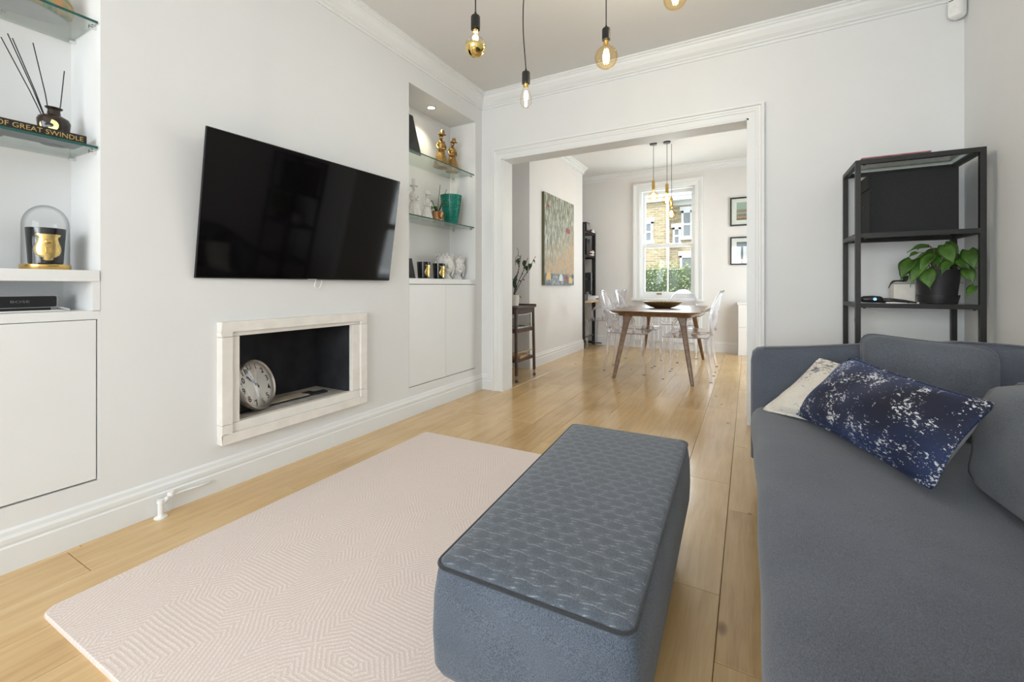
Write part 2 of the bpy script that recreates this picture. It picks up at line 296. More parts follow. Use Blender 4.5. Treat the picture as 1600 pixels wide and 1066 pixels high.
# ------------------------------------------------------------ mesh helpers
class MB:
    def __init__(s): s.v = []; s.f = []
    def add(s, vs_, fs):
        o = len(s.v); s.v += [tuple(p) for p in vs_]; s.f += [tuple(i+o for i in f) for f in fs]; return s
    def box(s, x0, x1, y0, y1, z0, z1):
        return s.add([(x0,y0,z0),(x1,y0,z0),(x1,y1,z0),(x0,y1,z0),(x0,y0,z1),(x1,y0,z1),(x1,y1,z1),(x0,y1,z1)],
                     [(0,3,2,1),(4,5,6,7),(0,1,5,4),(1,2,6,5),(2,3,7,6),(3,0,4,7)])
    def rings(s, rings, cap0=True, cap1=True, closed=True):
        n = len(rings[0]); vs_ = [p for r in rings for p in r]; fs = []
        for i in range(len(rings)-1):
            for j in range(n if closed else n-1):
                a = i*n+j; b_ = i*n+(j+1) % n; fs.append((a, b_, b_+n, a+n))
        if cap0: fs.append(tuple(range(n-1, -1, -1)))
        if cap1: fs.append(tuple((len(rings)-1)*n+j for j in range(n)))
        return s.add(vs_, fs)
    def lathe(s, prof, c=(0, 0, 0), n=28, sx=1, sy=1):
        """prof: [(r, z)], open ends are capped"""
        return s.rings([[(c[0]+sx*r*math.cos(2*PI*k/n), c[1]+sy*r*math.sin(2*PI*k/n), c[2]+z) for k in range(n)] for r, z in prof])
    def tube(s, pts, r, n=8, sx=None):
        P_ = [Vector(p) for p in pts]; rs = r if isinstance(r, (list, tuple)) else [r]*len(P_); rings = []
        up = None
        for i, p in enumerate(P_):
            t = (P_[min(i+1, len(P_)-1)]-P_[max(i-1, 0)]).normalized()
            if up is None:
                up = Vector((0, 0, 1)) if abs(t.z) < .9 else Vector((1, 0, 0))
            a = t.cross(up)
            if a.length < 1e-5: a = t.cross(Vector((0, 1, 0)))
            a.normalize(); b_ = a.cross(t).normalized(); up = b_
            w = (sx or 1.0)
            rings.append([p+a*(math.cos(2*PI*k/n)*rs[i]*w)+b_*(math.sin(2*PI*k/n)*rs[i]) for k in range(n)])
        return s.rings(rings)
    def bar(s, a, b_, w, h=None, up=(0, 0, 1)):
        h = h or w; a = Vector(a); b_ = Vector(b_); t = (b_-a).normalized(); u = Vector(up)
        if abs(t.dot(u)) > .95: u = Vector((0, 1, 0))
        r = t.cross(u).normalized(); q = r.cross(t).normalized()
        return s.rings([[p+r*(sx*w/2)+q*(sy*h/2) for sx, sy in ((-1,-1),(1,-1),(1,1),(-1,1))] for p in (a, b_)])
    def sphere(s, c, r, n=14, m=9, sx=1, sy=1, sz=1):
        return s.lathe([(max(1e-4, r*math.sin(PI*i/m)), -r*sz*math.cos(PI*i/m)) for i in range(m+1)], c, n, sx, sy)
    def prism(s, poly, z0, z1):
        return s.rings([[(x, y, z0) for x, y in poly], [(x, y, z1) for x, y in poly]])
    def build(s, name, mat, parent=None, smooth=False, bevel=0, subsurf=0, seg=2, loc=None, rot=None):
        me = bpy.data.meshes.new(name); me.from_pydata(s.v, [], s.f); 
        bm = bmesh.new(); bm.from_mesh(me); bmesh.ops.remove_doubles(bm, verts=bm.verts, dist=1e-6); bmesh.ops.recalc_face_normals(bm, faces=bm.faces); bm.to_mesh(me); bm.free()
        me.materials.append(MATS[mat]); o = bpy.data.objects.new(name, me); col.objects.link(o)
        if parent: o.parent = parent
        if loc: o.location = loc
        if rot: o.rotation_euler = rot
        if smooth:
            for p in me.polygons: p.use_smooth = True
            if smooth == 'auto': me.set_sharp_from_angle(angle=math.radians(40))
        if bevel:
            md = o.modifiers.new('bevel', 'BEVEL'); md.width = bevel; md.segments = seg; md.limit_method = 'ANGLE'; md.angle_limit = math.radians(40)
        if subsurf: md = o.modifiers.new('sub', 'SUBSURF'); md.levels = subsurf; md.render_levels = subsurf
        return o
def tag(o, label=None, cat=None, group=None, kind=None):
    for k, v in (('label', label), ('category', cat), ('group', group), ('kind', kind)):
        if v: o[k] = v
    return o
def thing(name, label, cat, loc=(0, 0, 0), rz=0, group=None, rot=None):
    o = bpy.data.objects.new(name, None); col.objects.link(o); o.location = loc
    o.rotation_euler = rot if rot else (0, 0, rz); o.empty_display_size = .1
    return tag(o, label, cat, group)
def struct(o): o['kind'] = 'structure'; return o
def copy_tree(o, parent=None):
    c = o.copy(); col.objects.link(c)
    if parent: c.parent = parent
    for ch in list(o.children): copy_tree(ch, c)
    return c
def text_mesh(s, size, depth=.0008, bold=0.0):
    cu = bpy.data.curves.new('txt', 'FONT'); cu.body = s; cu.size = size; cu.extrude = depth; cu.align_x = 'CENTER'; cu.align_y = 'CENTER'; cu.resolution_u = 3; cu.offset = bold
    to = bpy.data.objects.new('txt', cu); col.objects.link(to); bpy.context.view_layer.update()
    me = bpy.data.meshes.new_from_object(to.evaluated_get(bpy.context.evaluated_depsgraph_get()))
    bpy.data.objects.remove(to); bpy.data.curves.remove(cu); return me
def text_obj(name, s, size, mat, parent, matrix, depth=.0008, bold=0.0):
    me = text_mesh(s, size, depth, bold); me.materials.clear(); me.materials.append(MATS[mat]); o = bpy.data.objects.new(name, me); col.objects.link(o)
    if parent: o.parent = parent
    o.matrix_local = matrix; return o
def rrect(x0, x1, y0, y1, r, n=5):
    p = []
    for cx, cy, a0 in ((x1-r, y1-r, 0), (x0+r, y1-r, 90), (x0+r, y0+r, 180), (x1-r, y0+r, 270)):
        for k in range(n+1): a = math.radians(a0+90*k/n); p.append((cx+r*math.cos(a), cy+r*math.sin(a)))
    return p

# ------------------------------------------------------------ room shell
XL, XR, YB, YD, YF, YN = -2.28, 1.13, 3.55, 3.715, 7.2, -2.6
CL, CD = 2.84, 2.88
XN = -2.583                       # back of the niches
# floor: dark sub-floor with individual oak boards
fl = struct(MB().box(-2.85, XR+.12, YN-.1, YF+.1, -.12, -.012).build('floor', 'floor_gap'))
W = .216; known = {9: [1.545, 2.438, 3.92], 10: [1.266, 2.155, 3.03], 1: [.36, 1.35, 2.823], 5: [3.342, 5.0], 2: [1.0, 2.2, 4.05]}
kx = 0; x0 = -2.24-W*3
while x0 < XR:
    i = kx-3; xa, xb = max(x0, -2.8), min(x0+W, XR); cuts = known.get(i, [])
    ys = [YN]; y = YN
    if cuts:
        y = cuts[0]
        while y - random.uniform(.8, 1.3) > YN+.3: y -= random.uniform(.8, 1.3); ys.append(y)
        ys += cuts; y = cuts[-1]
    else: y += random.uniform(.3, 1.4); ys.append(y)
    while y < YF-.5: y += random.uniform(.75, 1.75); ys.append(min(y, YF))
    ys = sorted(set(round(q, 3) for q in ys if q < YF-.25)) + [YF]
    for a, c in zip(ys[:-1], ys[1:]):
        if xb-xa < .03: continue
        g = .0008; o = MB().box(xa+g, xb-g, a+g, c-g, -.012, 0).build('floor_board', 'oak', fl, bevel=.0012, seg=1)
    x0 += W; kx += 1
# left wall with two niches and the fireplace hole
wl = MB()
def wbox(y0, y1, z0, z1): wl.box(XN-.12, XL, y0, y1, z0, z1)
NL0, NL1, NR0, NR1, NT = -.195, .725, 2.52, 3.44, 2.562
FY0, FY1, FZ0, FZ1 = 1.262, 1.972, .312, .747
wbox(YN, NL0, 0, CL); wbox(NR1, YB+.08, 0, CL); wbox(NL0, NL1, NT, CL); wbox(NR0, NR1, NT, CL); wbox(NL0, NL1, 0, .224); wbox(NR0, NR1, 0, .216)
wbox(NL1, FY0, 0, CL); wbox(FY1, NR0, 0, CL); wbox(FY0, FY1, 0, FZ0); wbox(FY0, FY1, FZ1, CL)
wl.box(XN-.14, XN, NL0, NL1, .22, NT); wl.box(XN-.14, XN, NR0, NR1, .21, NT); wl.box(XN-.18, XN-.1, FY0-.05, FY1+.05, FZ0-.05, FZ1+.05)
wl = struct(wl.build('wall_left', 'wall'))
# back wall with the wide opening
wb = MB(); OX0, OX1, OZ = -2.05, .003, 2.207
wb.box(XL-.4, OX0, YB, YD, 0, CD); wb.box(OX1, XR+.1, YB, YD, 0, CD); wb.box(OX0, OX1, YB, YD, OZ, CD)
struct(wb.build('wall_back', 'wall'))
# right wall (with garden door opening in the dining room), rear wall with bay window opening
wr = MB(); wr.box(XR, XR+.12, YN, 5.2, 0, CD); wr.box(XR, XR+.12, 6.6, YF, 0, CD); wr.box(XR, XR+.12, 5.2, 6.6, 2.1, CD)
struct(wr.build('wall_right', 'wall'))
wn = MB(); wn.box(-2.75, -1.85, YN-.12, YN, 0, CL); wn.box(.65, XR+.12, YN-.12, YN, 0, CL); wn.box(-1.85, .65, YN-.12, YN, 0, .5); wn.box(-1.85, .65, YN-.12, YN, 2.45, CL)
struct(wn.build('wall_front', 'wall'))
wf = MB(); WX0, WX1, WZ0, WZ1 = -1.56, -.71, .80, 2.57
wf.box(-2.85, WX0, YF, YF+.3, 0, CD); wf.box(WX1, XR+.12, YF, YF+.3, 0, CD); wf.box(WX0, WX1, YF, YF+.3, 0, WZ0); wf.box(WX0, WX1, YF, YF+.3, WZ1, CD)
struct(wf.build('wall_far', 'dining_wall'))
wd = MB(); wd.box(-2.85, -2.72, YD, YF, 0, CD); wd.box(-2.73, -2.31, 4.66, 6.55, 0, CD)
struct(wd.build('wall_chimney', 'dining_wall'))
ce = MB(); ce.box(-2.85, XR+.12, YN-.12, YB+.02, CL, CL+.12); ce.box(-2.85, XR+.12, YB+.02, YF+.3, CD, CD+.12)
struct(ce.build('ceiling', 'ceiling'))

# mouldings: a profile (u out from wall, z) swept between two points; dirn = outward normal
def moulding(name, p0, p1, nrm, prof, mat='trim', m0=0, m1=0):
    a, c = Vector((*p0, 0)), Vector((*p1, 0)); t = (c-a).normalized(); n = Vector((*nrm, 0))
    rings = [[a+n*u+t*(u*m0)+Vector((0, 0, z)) for u, z in prof], [c+n*u-t*(u*m1)+Vector((0, 0, z)) for u, z in prof]]
    return struct(MB().rings(rings).build(name, mat))
def base_prof(h=.148): return [(0, 0), (.018, 0), (.018, h-.062), (.014, h-.056), (.016, h-.045), (.016, h-.032), (.010, h-.022), (.008, h-.008), (0, h)]
BBP = base_prof()
def corn(zc, p=.09, h=.13):
    return [(0, zc+.01), (p, zc+.01), (p, zc-.010), (p-.012, zc-.016), (p-.012, zc-.026), (p-.022, zc-.032), (p-.026, zc-.05), (p-.045, zc-h+.05), (.024, zc-h+.030), (.024, zc-h+.020), (.012, zc-h+.014), (.010, zc-h), (0, zc-h)]
moulding('baseboard_left', (XL, YN), (XL, YB), (1, 0), BBP, m1=1)
moulding('baseboard_back', (XL, YB), (-2.147, YB), (0, -1), BBP, m0=1)
moulding('baseboard_back_right', (.092, YB), (XR, YB), (0, -1), BBP, m1=1)
moulding('baseboard_right', (XR, YB), (XR, YN), (-1, 0), BBP, m0=1)
moulding('baseboard_chimney', (-2.31, 4.66), (-2.31, 6.55), (1, 0), base_prof(.16), 'dining_trim', m0=-1, m1=-1)
moulding('baseboard_chimney_side', (-2.72, 4.66), (-2.31, 4.66), (0, -1), base_prof(.16), 'dining_trim', m1=-1)
moulding('baseboard_far', (-2.72, YF), (-.13, YF), (0, -1), base_prof(.16), 'dining_trim')
moulding('trim_1', (XL, YN), (XL, YB), (1, 0), corn(CL), m1=1)
moulding('trim_2', (XL, YB), (XR, YB), (0, -1), corn(CL), m0=1, m1=1)
moulding('trim_3', (XR, YB), (XR, YN), (-1, 0), corn(CL), m0=1)
moulding('trim_4', (-2.31, 4.66), (-2.31, 6.55), (1, 0), corn(CD, .07, .11), m0=-1, m1=-1)
moulding('trim_5', (-2.72, YF), (XR, YF), (0, -1), corn(CD, .07, .11))
moulding('trim_6', (-2.72, 4.66), (-2.31, 4.66), (0, -1), corn(CD, .07, .11), m1=-1)
# architrave round the opening (stepped), both jamb linings
AP = [(0, 0), (.015, 0), (.015, .040), (.020, .046), (.020, .058), (.024, .064), (.026, .075), (.036, .080), (.036, .097), (0, .097)]   # (out from wall, away from opening)
def architrave(name, x0, x1, z1, yw, ny, mat='trim', prof=AP, z0=0.0, bottom=False):
    mb = MB()
    pts = [(x0, z0, -1, 0), (x0, z1, -1, 1), (x1, z1, 1, 1), (x1, z0, 1, 0)]
    mb.rings([[(px+sx*w, yw+ny*u, pz+sz*w) for u, w in prof] for px, pz, sx, sz in pts])
    return struct(mb.build(name, mat))
architrave('trim_7', OX0, OX1, OZ, YB, -1)
li = MB(); li.box(OX0-.001, OX0+.012, YB-.012, YD+.01, 0, OZ); li.box(OX1-.012, OX1+.001, YB-.012, YD+.01, 0, OZ); li.box(OX0, OX1, YB-.012, YD+.01, OZ-.012, OZ+.001)
struct(li.build('trim_8', 'trim'))

# ------------------------------------------------------------ dining window
architrave('trim_9', WX0, WX1, WZ1, YF, -1, prof=[(0, -.01), (.02, -.01), (.02, .05), (.028, .056), (.028, .075), (.036, .08), (.036, .10), (0, .10)], z0=WZ0-.04)
wn1 = thing('window_1', None, None, (0, 0, 0)); struct(wn1)
fr = MB(); yw = YF+.07
fr.box(WX0, WX0+.03, yw-.05, yw+.12, WZ0, WZ1); fr.box(WX1-.03, WX1, yw-.05, yw+.12, WZ0, WZ1); fr.box(WX0+.03, WX1-.03, yw-.05, yw+.12, WZ1-.03, WZ1); fr.box(WX0+.03, WX1-.03, yw-.05, yw+.14, WZ0, WZ0+.03)
fr.build('window_frame', 'trim', wn1)
MB().box(WX0-.12, WX1+.12, YF-.07, YF+.02, WZ0-.04, WZ0).build('window_sill', 'trim', wn1, bevel=.008)
def sash(name, z0, z1, y, rail_t, rail_b, bar=True):
    x0, x1 = WX0+.03, WX1-.03; s = MB()
    s.box(x0, x0+.045, y, y+.04, z0, z1); s.box(x1-.045, x1, y, y+.04, z0, z1); s.box(x0+.045, x1-.045, y, y+.04, z1-rail_t, z1); s.box(x0+.045, x1-.045, y, y+.04, z0, z0+rail_b)
    o = s.build(name, 'trim', wn1)
    xm = (x0+x1)/2
    if bar: MB().box(xm-.010, xm+.010, y+.005, y+.035, z0+rail_b, z1-rail_t).build('glazing_bar', 'trim', o)
    for a, c in (((x0+.045, xm-.01), (xm+.01, x1-.045)) if bar else ((x0+.045, x1-.045),)):
        MB().box(a, c, y+.018, y+.022, z0+rail_b, z1-rail_t).build('pane', 'pane', o)
sash('lower_sash', WZ0+.03, 1.665, yw-.01, .045, .075); sash('upper_sash', 1.635, WZ1-.03, yw+.045, .05, .045, False)
MB().box(-1.30, -1.22, yw-.03, yw-.01, .86, .885).build('sash_lift', 'brass_dull', wn1)
MB().box(-1.17, -1.10, yw-.012, yw+.03, 1.664, 1.69).build('sash_catch', 'white_plastic', wn1)
# bay window behind the camera, and the garden door of the dining room
wn2 = thing('window_2', None, None); struct(wn2); fr = MB()
for xx in (-1.85, -1.06, -.22, .58): fr.box(xx, xx+.07, YN-.1, YN, .5, 2.45)
for zz_ in (.5, 1.45, 2.38): fr.box(-1.85, .65, YN-.1, YN, zz_, zz_+.07)
fr.build('window_frame', 'trim', wn2)
for a, c in ((-1.78, -1.06), (-.99, -.22), (-.15, .58)):
    for e, g in ((.57, 1.45), (1.52, 2.38)): MB().box(a, c, YN-.055, YN-.05, e, g).build('pane', 'pane', wn2)
dr = thing('door_1', None, None); struct(dr); fr = MB()
for yy in (5.2, 5.865, 6.53): fr.box(XR+.02, XR+.08, yy, yy+.07, 0, 2.1)
for zz_ in (0, .95, 2.0): fr.box(XR+.02, XR+.08, 5.2, 6.6, zz_, zz_+.1)
fr.build('door_frame', 'trim', dr)
for a, c in ((5.27, 5.865), (5.935, 6.53)):
    for e, g in ((.1, .95), (1.05, 2.0)): MB().box(XR+.045, XR+.05, a, c, e, g).build('pane', 'pane', dr)

# ------------------------------------------------------------ outside
struct(MB().box(-14, 12, YF+.3, 40, -.3, -.05).build('garden_ground', 'garden'))
bd = thing('brick_house', 'yellow brick house with white sash windows beyond the garden hedge', 'building', (0, 15, 0))
MB().box(-9, -2.36, 0, 4, -.1, 3.86).build('wall', 'stock_brick', bd)
MB().box(-2.36, 5, .5, 4, -.1, 3.80).build('wall', 'stock_brick', bd)
MB().box(-9.1, 5.1, -.15, .1, 3.80, 3.93).build('fascia', 'fascia_white', bd)
MB().box(-2.36, 5.1, .3, .55, 3.70, 3.84).build('fascia', 'fascia_white', bd)
MB().add([(-9.2, -.2, 3.93), (5.2, -.2, 3.93), (5.2, 3, 6.2), (-9.2, 3, 6.2), (5.2, 4.2, 3.93), (-9.2, 4.2, 3.93)], [(0, 1, 2, 3), (3, 2, 4, 5), (0, 3, 5), (1, 4, 2), (0, 5, 4, 1)]).build('roof', 'slate', bd)
MB().tube([(-2.33, -.06, -.05), (-2.33, -.06, 3.8)], .05).build('drainpipe', 'fascia_white', bd)
def far_window(x0, x1, z0, z1, y):
    o = MB().box(x0, x0+.07, y-.06, y, z0, z1).box(x1-.07, x1, y-.06, y, z0, z1).box(x0, x1, y-.06, y, z1-.07, z1).box(x0-.04, x1+.04, y-.1, y, z0-.07, z0+.05).box(x0, x1, y-.05, y, (z0+z1)/2-.03, (z0+z1)/2+.03).box(x0-.05, x1+.05, y-.05, y, z1, z1+.14).build('window', 'fascia_white', bd)
    for a, c in ((z0+.05, (z0+z1)/2-.03), ((z0+z1)/2+.03, z1-.07)): MB().box(x0+.07, x1-.07, y-.03, y-.02, a, c).build('pane', 'far_glass', o)
far_window(-3.13, -2.80, 2.48, 3.16, 0); far_window(-1.97, -1.62, 2.62, 3.52, .5); far_window(-2.25, -1.99, 2.40, 2.98, .5); far_window(-2.02, -1.50, .8, 2.02, .5)
far_window(-4.6, -4.0, 2.3, 3.3, 0); far_window(-4.6, -4.0, .5, 1.6, 0); far_window(-.6, .1, 2.5, 3.5, .5)
hd = thing('garden_hedge', 'leafy green hedge growing outside the dining room window', 'hedge', (-1.5, 10.2, -.05))
MB().sphere((0, 0, .75), .7, 16, 10, 3.2, .6, 1.0).build('branches', 'leaf_dark', hd)
lv = MB(); rr = random.Random(3)
for k in range(7000):
    a = rr.uniform(0, 2*PI); u = rr.uniform(-.6, 1); r = rr.uniform(.86, 1.12)*(1+.08*math.sin(7*a)); q = math.sqrt(max(0, 1-u*u))
    p = Vector((2.35*q*math.cos(a)*r, .5*q*math.sin(a)*r, .75+.72*u*r*(1+.06*math.sin(9*a+3*u)))); n = Vector((rr.gauss(0, 1), rr.gauss(0, 1), rr.gauss(0, 1))).normalized(); t = n.orthogonal().normalized(); s = n.cross(t)
    ln = rr.uniform(.03, .06); lv.add([p, p+t*ln*.5+s*ln*.35, p+t*ln+n*.008, p+t*ln*.5-s*ln*.35], [(0, 1, 2, 3)])
tag(lv.build('leaves', 'hedge_leaf', hd), kind='stuff')

# ------------------------------------------------------------ sofa
sf = thing('sofa', 'long charcoal grey fabric sofa with rounded arm against the white wall', 'sofa', (0, 0, 0))
def shell():
    c = []
    for x, zt in ((.012, .62), (.020, .665), (.040, .684), (.07, .690), (.25, .705), (.5, .735), (.75, .757)): c.append((x, 2.545, zt))
    for k in range(0, 7): a = PI/2*k/6; c.append((.78+.26*math.sin(a), 2.285+.26*math.cos(a), .762))
    for y in (1.8, 1.2, .7): c.append((1.04, y, .762))
    for k in range(0, 7): a = PI/2*k/6; c.append((.78+.26*math.cos(a), .56-.26*math.sin(a), .762))
    for x, zt in ((.75, .757), (.5, .735), (.25, .705), (.07, .690), (.040, .684), (.020, .665), (.012, .62)): c.append((x, .30, zt))
    rings = []
    for i, (x, y, zt) in enumerate(c):
        a = Vector(c[max(i-1, 0)][:2]); b_ = Vector(c[min(i+1, len(c)-1)][:2]); t = (b_-a).normalized(); n = Vector((t.y, -t.x)); h = .058; r = .035
        if i in (0, len(c)-1): h = .035
        if i in (1, len(c)-2): h = .05
        ring = [(x-n.x*h, y-n.y*h, .13), (x+n.x*h, y+n.y*h, .13)]
        for k in range(6): q = PI/2*k/5; w = h-r+r*math.cos(q); ring.append((x+n.x*w, y+n.y*w, zt-r+r*math.sin(q)))
        for k in range(5, -1, -1): q = PI/2*k/5; w = h-r+r*math.cos(q); ring.append((x-n.x*w, y-n.y*w, zt-r+r*math.sin(q)))
        rings.append(ring)
    return MB().rings(rings)
fo = shell().build('frame', 'sofa_fabric', sf, smooth='auto')
MB().tube([(.07, 2.492, .690), (.25, 2.491, .708), (.5, 2.49, .738), (.75, 2.489, .760)]+[(.78+.205*math.sin(PI/2*k/6), 2.285+.205*math.cos(PI/2*k/6), .764) for k in range(7)]+[(.985, y, .764) for y in (1.8, 1.2, .7)], .004, 6).build('piping', 'sofa_fabric', fo, smooth=True)
MB().box(.05, .99, .35, 2.5, .13, .25).build('base', 'sofa_fabric', sf, bevel=.02)
def soft_box(x0, x1, y0, y1, z0, z1, nx, ny, r, crown, seed=1, wr=.004, front=.0):
    """upholstered slab: rounded edges, crowned top with soft dents"""
    rng = random.Random(seed); ph = [rng.uniform(0, 6) for _ in range(8)]
    def wr_(x, y): return wr*(math.sin(9*x+3*y+ph[0])+math.sin(5*y-7*x+ph[1])*.8+math.sin(13*y+4*x+ph[2])*.4)
    loop = []                                                   # profile across x: bottom front -> top front -> top back -> bottom back
    loop += [(x0+.02, z0)]
    for k in range(5): a = PI/2*k/4; loop.append((x0+r-r*math.cos(a)-front*math.sin(a*2)*.5, z1-r+r*math.sin(a)))
    for k in range(1, nx): loop.append((x0+r+(x1-x0-2*r)*k/nx, z1))
    for k in range(5): a = PI/2*k/4; loop.append((x1-r+r*math.sin(a), z1-r+r*math.cos(a)))
    loop += [(x1-.02, z0)]
    rings = []; ys = [y0, y0+.006, y0+.02, y0+.05]+[y0+.05+(y1-y0-.1)*k/ny for k in range(1, ny)]+[y1-.05, y1-.02, y1-.006, y1]
    for y in ys:
        e = min(y-y0, y1-y); sh = max(0, 1-e/.05); ring = []
        for x, z in loop:
            tx = (x-x0)/(x1-x0); ty = (y-y0)/(y1-y0)
            zz = z+crown*max(0, 4*tx*(1-tx))**.5*max(0, 4*ty*(1-ty))**.35*(1 if z > z1-.02 else .3)+(wr_(x, y) if z > z1-r*1.2 else 0)-sh*sh*.03*(z-z0)/(z1-z0)
            xx = x+sh*sh*.02*(1 if tx < .5 else -1)+(wr_(z*3, y)*1.5 if tx < .1 else 0)
            ring.append((xx, y, zz))
        rings.append(ring)
    return MB().rings(rings)
soft_box(.020, .985, .36, 2.492, .245, .408, 14, 34, .055, .020, 4, .0035, .0).build('seat_cushion', 'sofa_fabric', sf, smooth=True)
for x in (.1, .95):
    for y in (.42, 2.42): MB().lathe([(.022, .14), (.014, 0)], (x, y, 0), 12).build('leg', 'black_metal', sf)

def pillow(name, corners, thick, mat, label, cat, group=None, n=18, seed=0, piping=None, back=None, pinch=.06, edge=.5, rnd_=45):
    """corners a(bottom-left) b(bottom-right) c(top-right) d(top-left) in world; inflated between"""
    a, b_, c, d = [Vector(p) for p in corners]; ctr = (a+b_+c+d)/4; u = ((b_+c)-(a+d)).normalized(); v = ((c+d)-(a+b_)); v = (v-u*v.dot(u)).normalized(); w = u.cross(v).normalized()
    M = Matrix((u, v, w)).transposed().to_4x4(); M.translation = ctr; Mi = M.inverted(); rng = random.Random(seed); ph = [rng.uniform(0, 6) for _ in range(6)]
    la, lb, lc, ld = [Mi @ q for q in (a, b_, c, d)]
    def sheet(sgn):
        vs_ = []
        for j in range(n+1):
            for i in range(n+1):
                s, t = i/n, j/n; qa, qb = 2*s-1, 2*t-1; mm = max(abs(qa), abs(qb))
                if mm > 0: kk = mm/(abs(qa)**rnd_+abs(qb)**rnd_)**(1/rnd_); qa *= kk; qb *= kk
                k = (max(0, 16*s*(1-s)*t*(1-t)))**edge; s, t = (qa+1)/2, (qb+1)/2
                p = (la*(1-s)*(1-t)+lb*s*(1-t)+lc*s*t+ld*(1-s)*t)
                p = p-Vector((pinch*math.sin(PI*t)*(2*s-1)**5*(lb-la).length/2, pinch*math.sin(PI*s)*(2*t-1)**5*(ld-la).length/2, 0))
                wr = .010*math.sin(8*s+5*t+ph[0])*math.sin(6*t-3*s+ph[1])+.005*math.sin(17*s+ph[2])*math.sin(11*t+ph[3])
                p.z += sgn*(thick/2*k)+wr*(k**.5)*(1 if sgn > 0 else .3)
                vs_.append(p)
        f = []
        for j in range(n):
            for i in range(n):
                q = (j*(n+1)+i, j*(n+1)+i+1, (j+1)*(n+1)+i+1, (j+1)*(n+1)+i); f.append(q if sgn > 0 else q[::-1])
        return vs_, f
    e = bpy.data.objects.new(name, None); col.objects.link(e); e.matrix_world = M; e.empty_display_size = .1; tag(e, label, cat, group)
    f = sheet(1); MB().add(*f).build('front_panel', mat, e, smooth=True)
    g = sheet(-1); MB().add(*g).build('back_panel', back or mat, e, smooth=True)
    m_ = n+1; rim = [f[0][i] for i in range(m_)]+[f[0][j*m_+n] for j in range(1, m_)]+[f[0][n*m_+i] for i in range(n-1, -1, -1)]+[f[0][j*m_] for j in range(n-1, -1, -1)]
    MB().tube([Vector(p) for p in rim], .005, 6).build('seam', piping or back or mat, e, smooth=True)
    return e
pillow('back_cushion', [(.42, 2.30, .42), (.79, 2.16, .42), (.825, 2.30, .765), (.435, 2.42, .795)], .15, 'cushion_fabric', 'charcoal back cushion propped in the far corner of the sofa by the shelf unit', 'cushion', 'sofa back cushions', seed=2, edge=.27, pinch=.03, rnd_=9)
pillow('back_cushion', [(.618, 1.75, .42), (.672, .95, .42), (.720, .95, .728), (.680, 1.795, .728)], .22, 'cushion_fabric', 'charcoal back cushion standing on the seat beside the navy pillow', 'cushion', 'sofa back cushions', seed=5, edge=.16, pinch=.02, rnd_=14)
pillow('throw_pillow', [(.06, 2.36, .415), (.44, 1.97, .445), (.585, 2.03, .640), (.29, 2.43, .665)], .12, 'cream_woven', 'cream speckled throw pillow tucked behind the navy one', 'pillow', seed=8)
pillow('throw_pillow', [(.180, 2.245, .445), (.432, 1.555, .455), (.548, 1.548, .700), (.368, 2.215, .708)], .16, 'navy_velvet', 'navy velvet throw pillow with distressed silvery speckles', 'pillow', seed=11, back='white_cloth', piping='navy_velvet')

# ------------------------------------------------------------ ottoman and rug
po = thing('ottoman', 'long blue grey upholstered ottoman with quilted top on the pale rug', 'ottoman', (-.42, 1.29, 0))
Q = [(-.612, .752), (-.174, .762), (-.207, 1.836), (-.689, 1.826)]; ZT, ZB = .385, .136
Q = [(x+.42, y-1.29) for x, y in Q]
def qp(s, t): return ((Q[0][0]*(1-s)+Q[1][0]*s)*(1-t)+(Q[3][0]*(1-s)+Q[2][0]*s)*t, (Q[0][1]*(1-s)+Q[1][1]*s)*(1-t)+(Q[3][1]*(1-s)+Q[2][1]*s)*t)
def qring(inset, r, n=5, m=10):
    """rounded ring following the quad, inset in metres"""
    p = []
    cs = [Vector(q) for q in Q]; c0 = sum(cs, Vector((0, 0)))/4
    for i in range(4):
        a, b_, c = cs[i-1], cs[i], cs[(i+1) % 4]; e1 = (a-b_).normalized(); e2 = (c-b_).normalized(); k = b_+(e1+e2)*inset
        for j in range(n+1):
            th = PI/2*j/n; p.append(k+e1*(r*(1-math.sin(th)))+e2*(r*(1-math.cos(th))))
        nx_ = cs[(i+1) % 4]; f1 = (b_-nx_).normalized(); f2 = (cs[(i+2) % 4]-nx_).normalized(); k2 = nx_+(f1+f2)*inset
        s0 = p[-1]; s1 = k2+f1*r
        for j in range(1, m): p.append(s0.lerp(s1, j/m))
    return p
rs = [(.020, ZB), (.004, ZB+.010), (-.005, ZB+.03), (-.008, ZB+.10), (-.006, ZT-.07), (.000, ZT-.02), (.006, ZT-.006)]
rings = [[(q.x, q.y, z) for q in qring(i_, .03)] for i_, z in rs]
MB().rings(rings).build('body', 'pouf_side', po, smooth='auto')
rt = [(.005, ZT-.006), (.006, ZT), (.014, ZT+.005), (.05, ZT+.008), (.12, ZT+.010), (.19, ZT+.011)]
MB().rings([[(q.x, q.y, z) for q in qring(i_, .026)] for i_, z in rt]).build('top_panel', 'pouf_top', po, smooth=True)
pr_ = [(q.x, q.y, ZT-.003) for q in qring(.003, .028)]; MB().tube(pr_+[pr_[0]], .0045, 8).build('piping', 'piping', po, smooth=True)
for s, t in ((.12, .06), (.88, .06), (.12, .94), (.88, .94)):
    x, y = qp(s, t); MB().lathe([(.014, .012 if s < .5 else 0), (.02, ZB+.01)], (x, y, 0), 12).build('leg', 'black_metal', po)
RX0, RX1, RY0, RY1 = -1.90, -.50, .462, 2.29
rg = MB(); pl = rrect(0, RX1-RX0, 0, RY1-RY0, .035)
rg.rings([[(x, y, 0) for x, y in pl], [(x, y, .009) for x, y in pl], [(x*.996+.003, y*.996+.003, .0125) for x, y in pl]])
ro = rg.build('area_rug', 'rug', None, loc=(RX0+.012, RY0, 0)); ro.rotation_euler = (0, 0, math.radians(1.0))
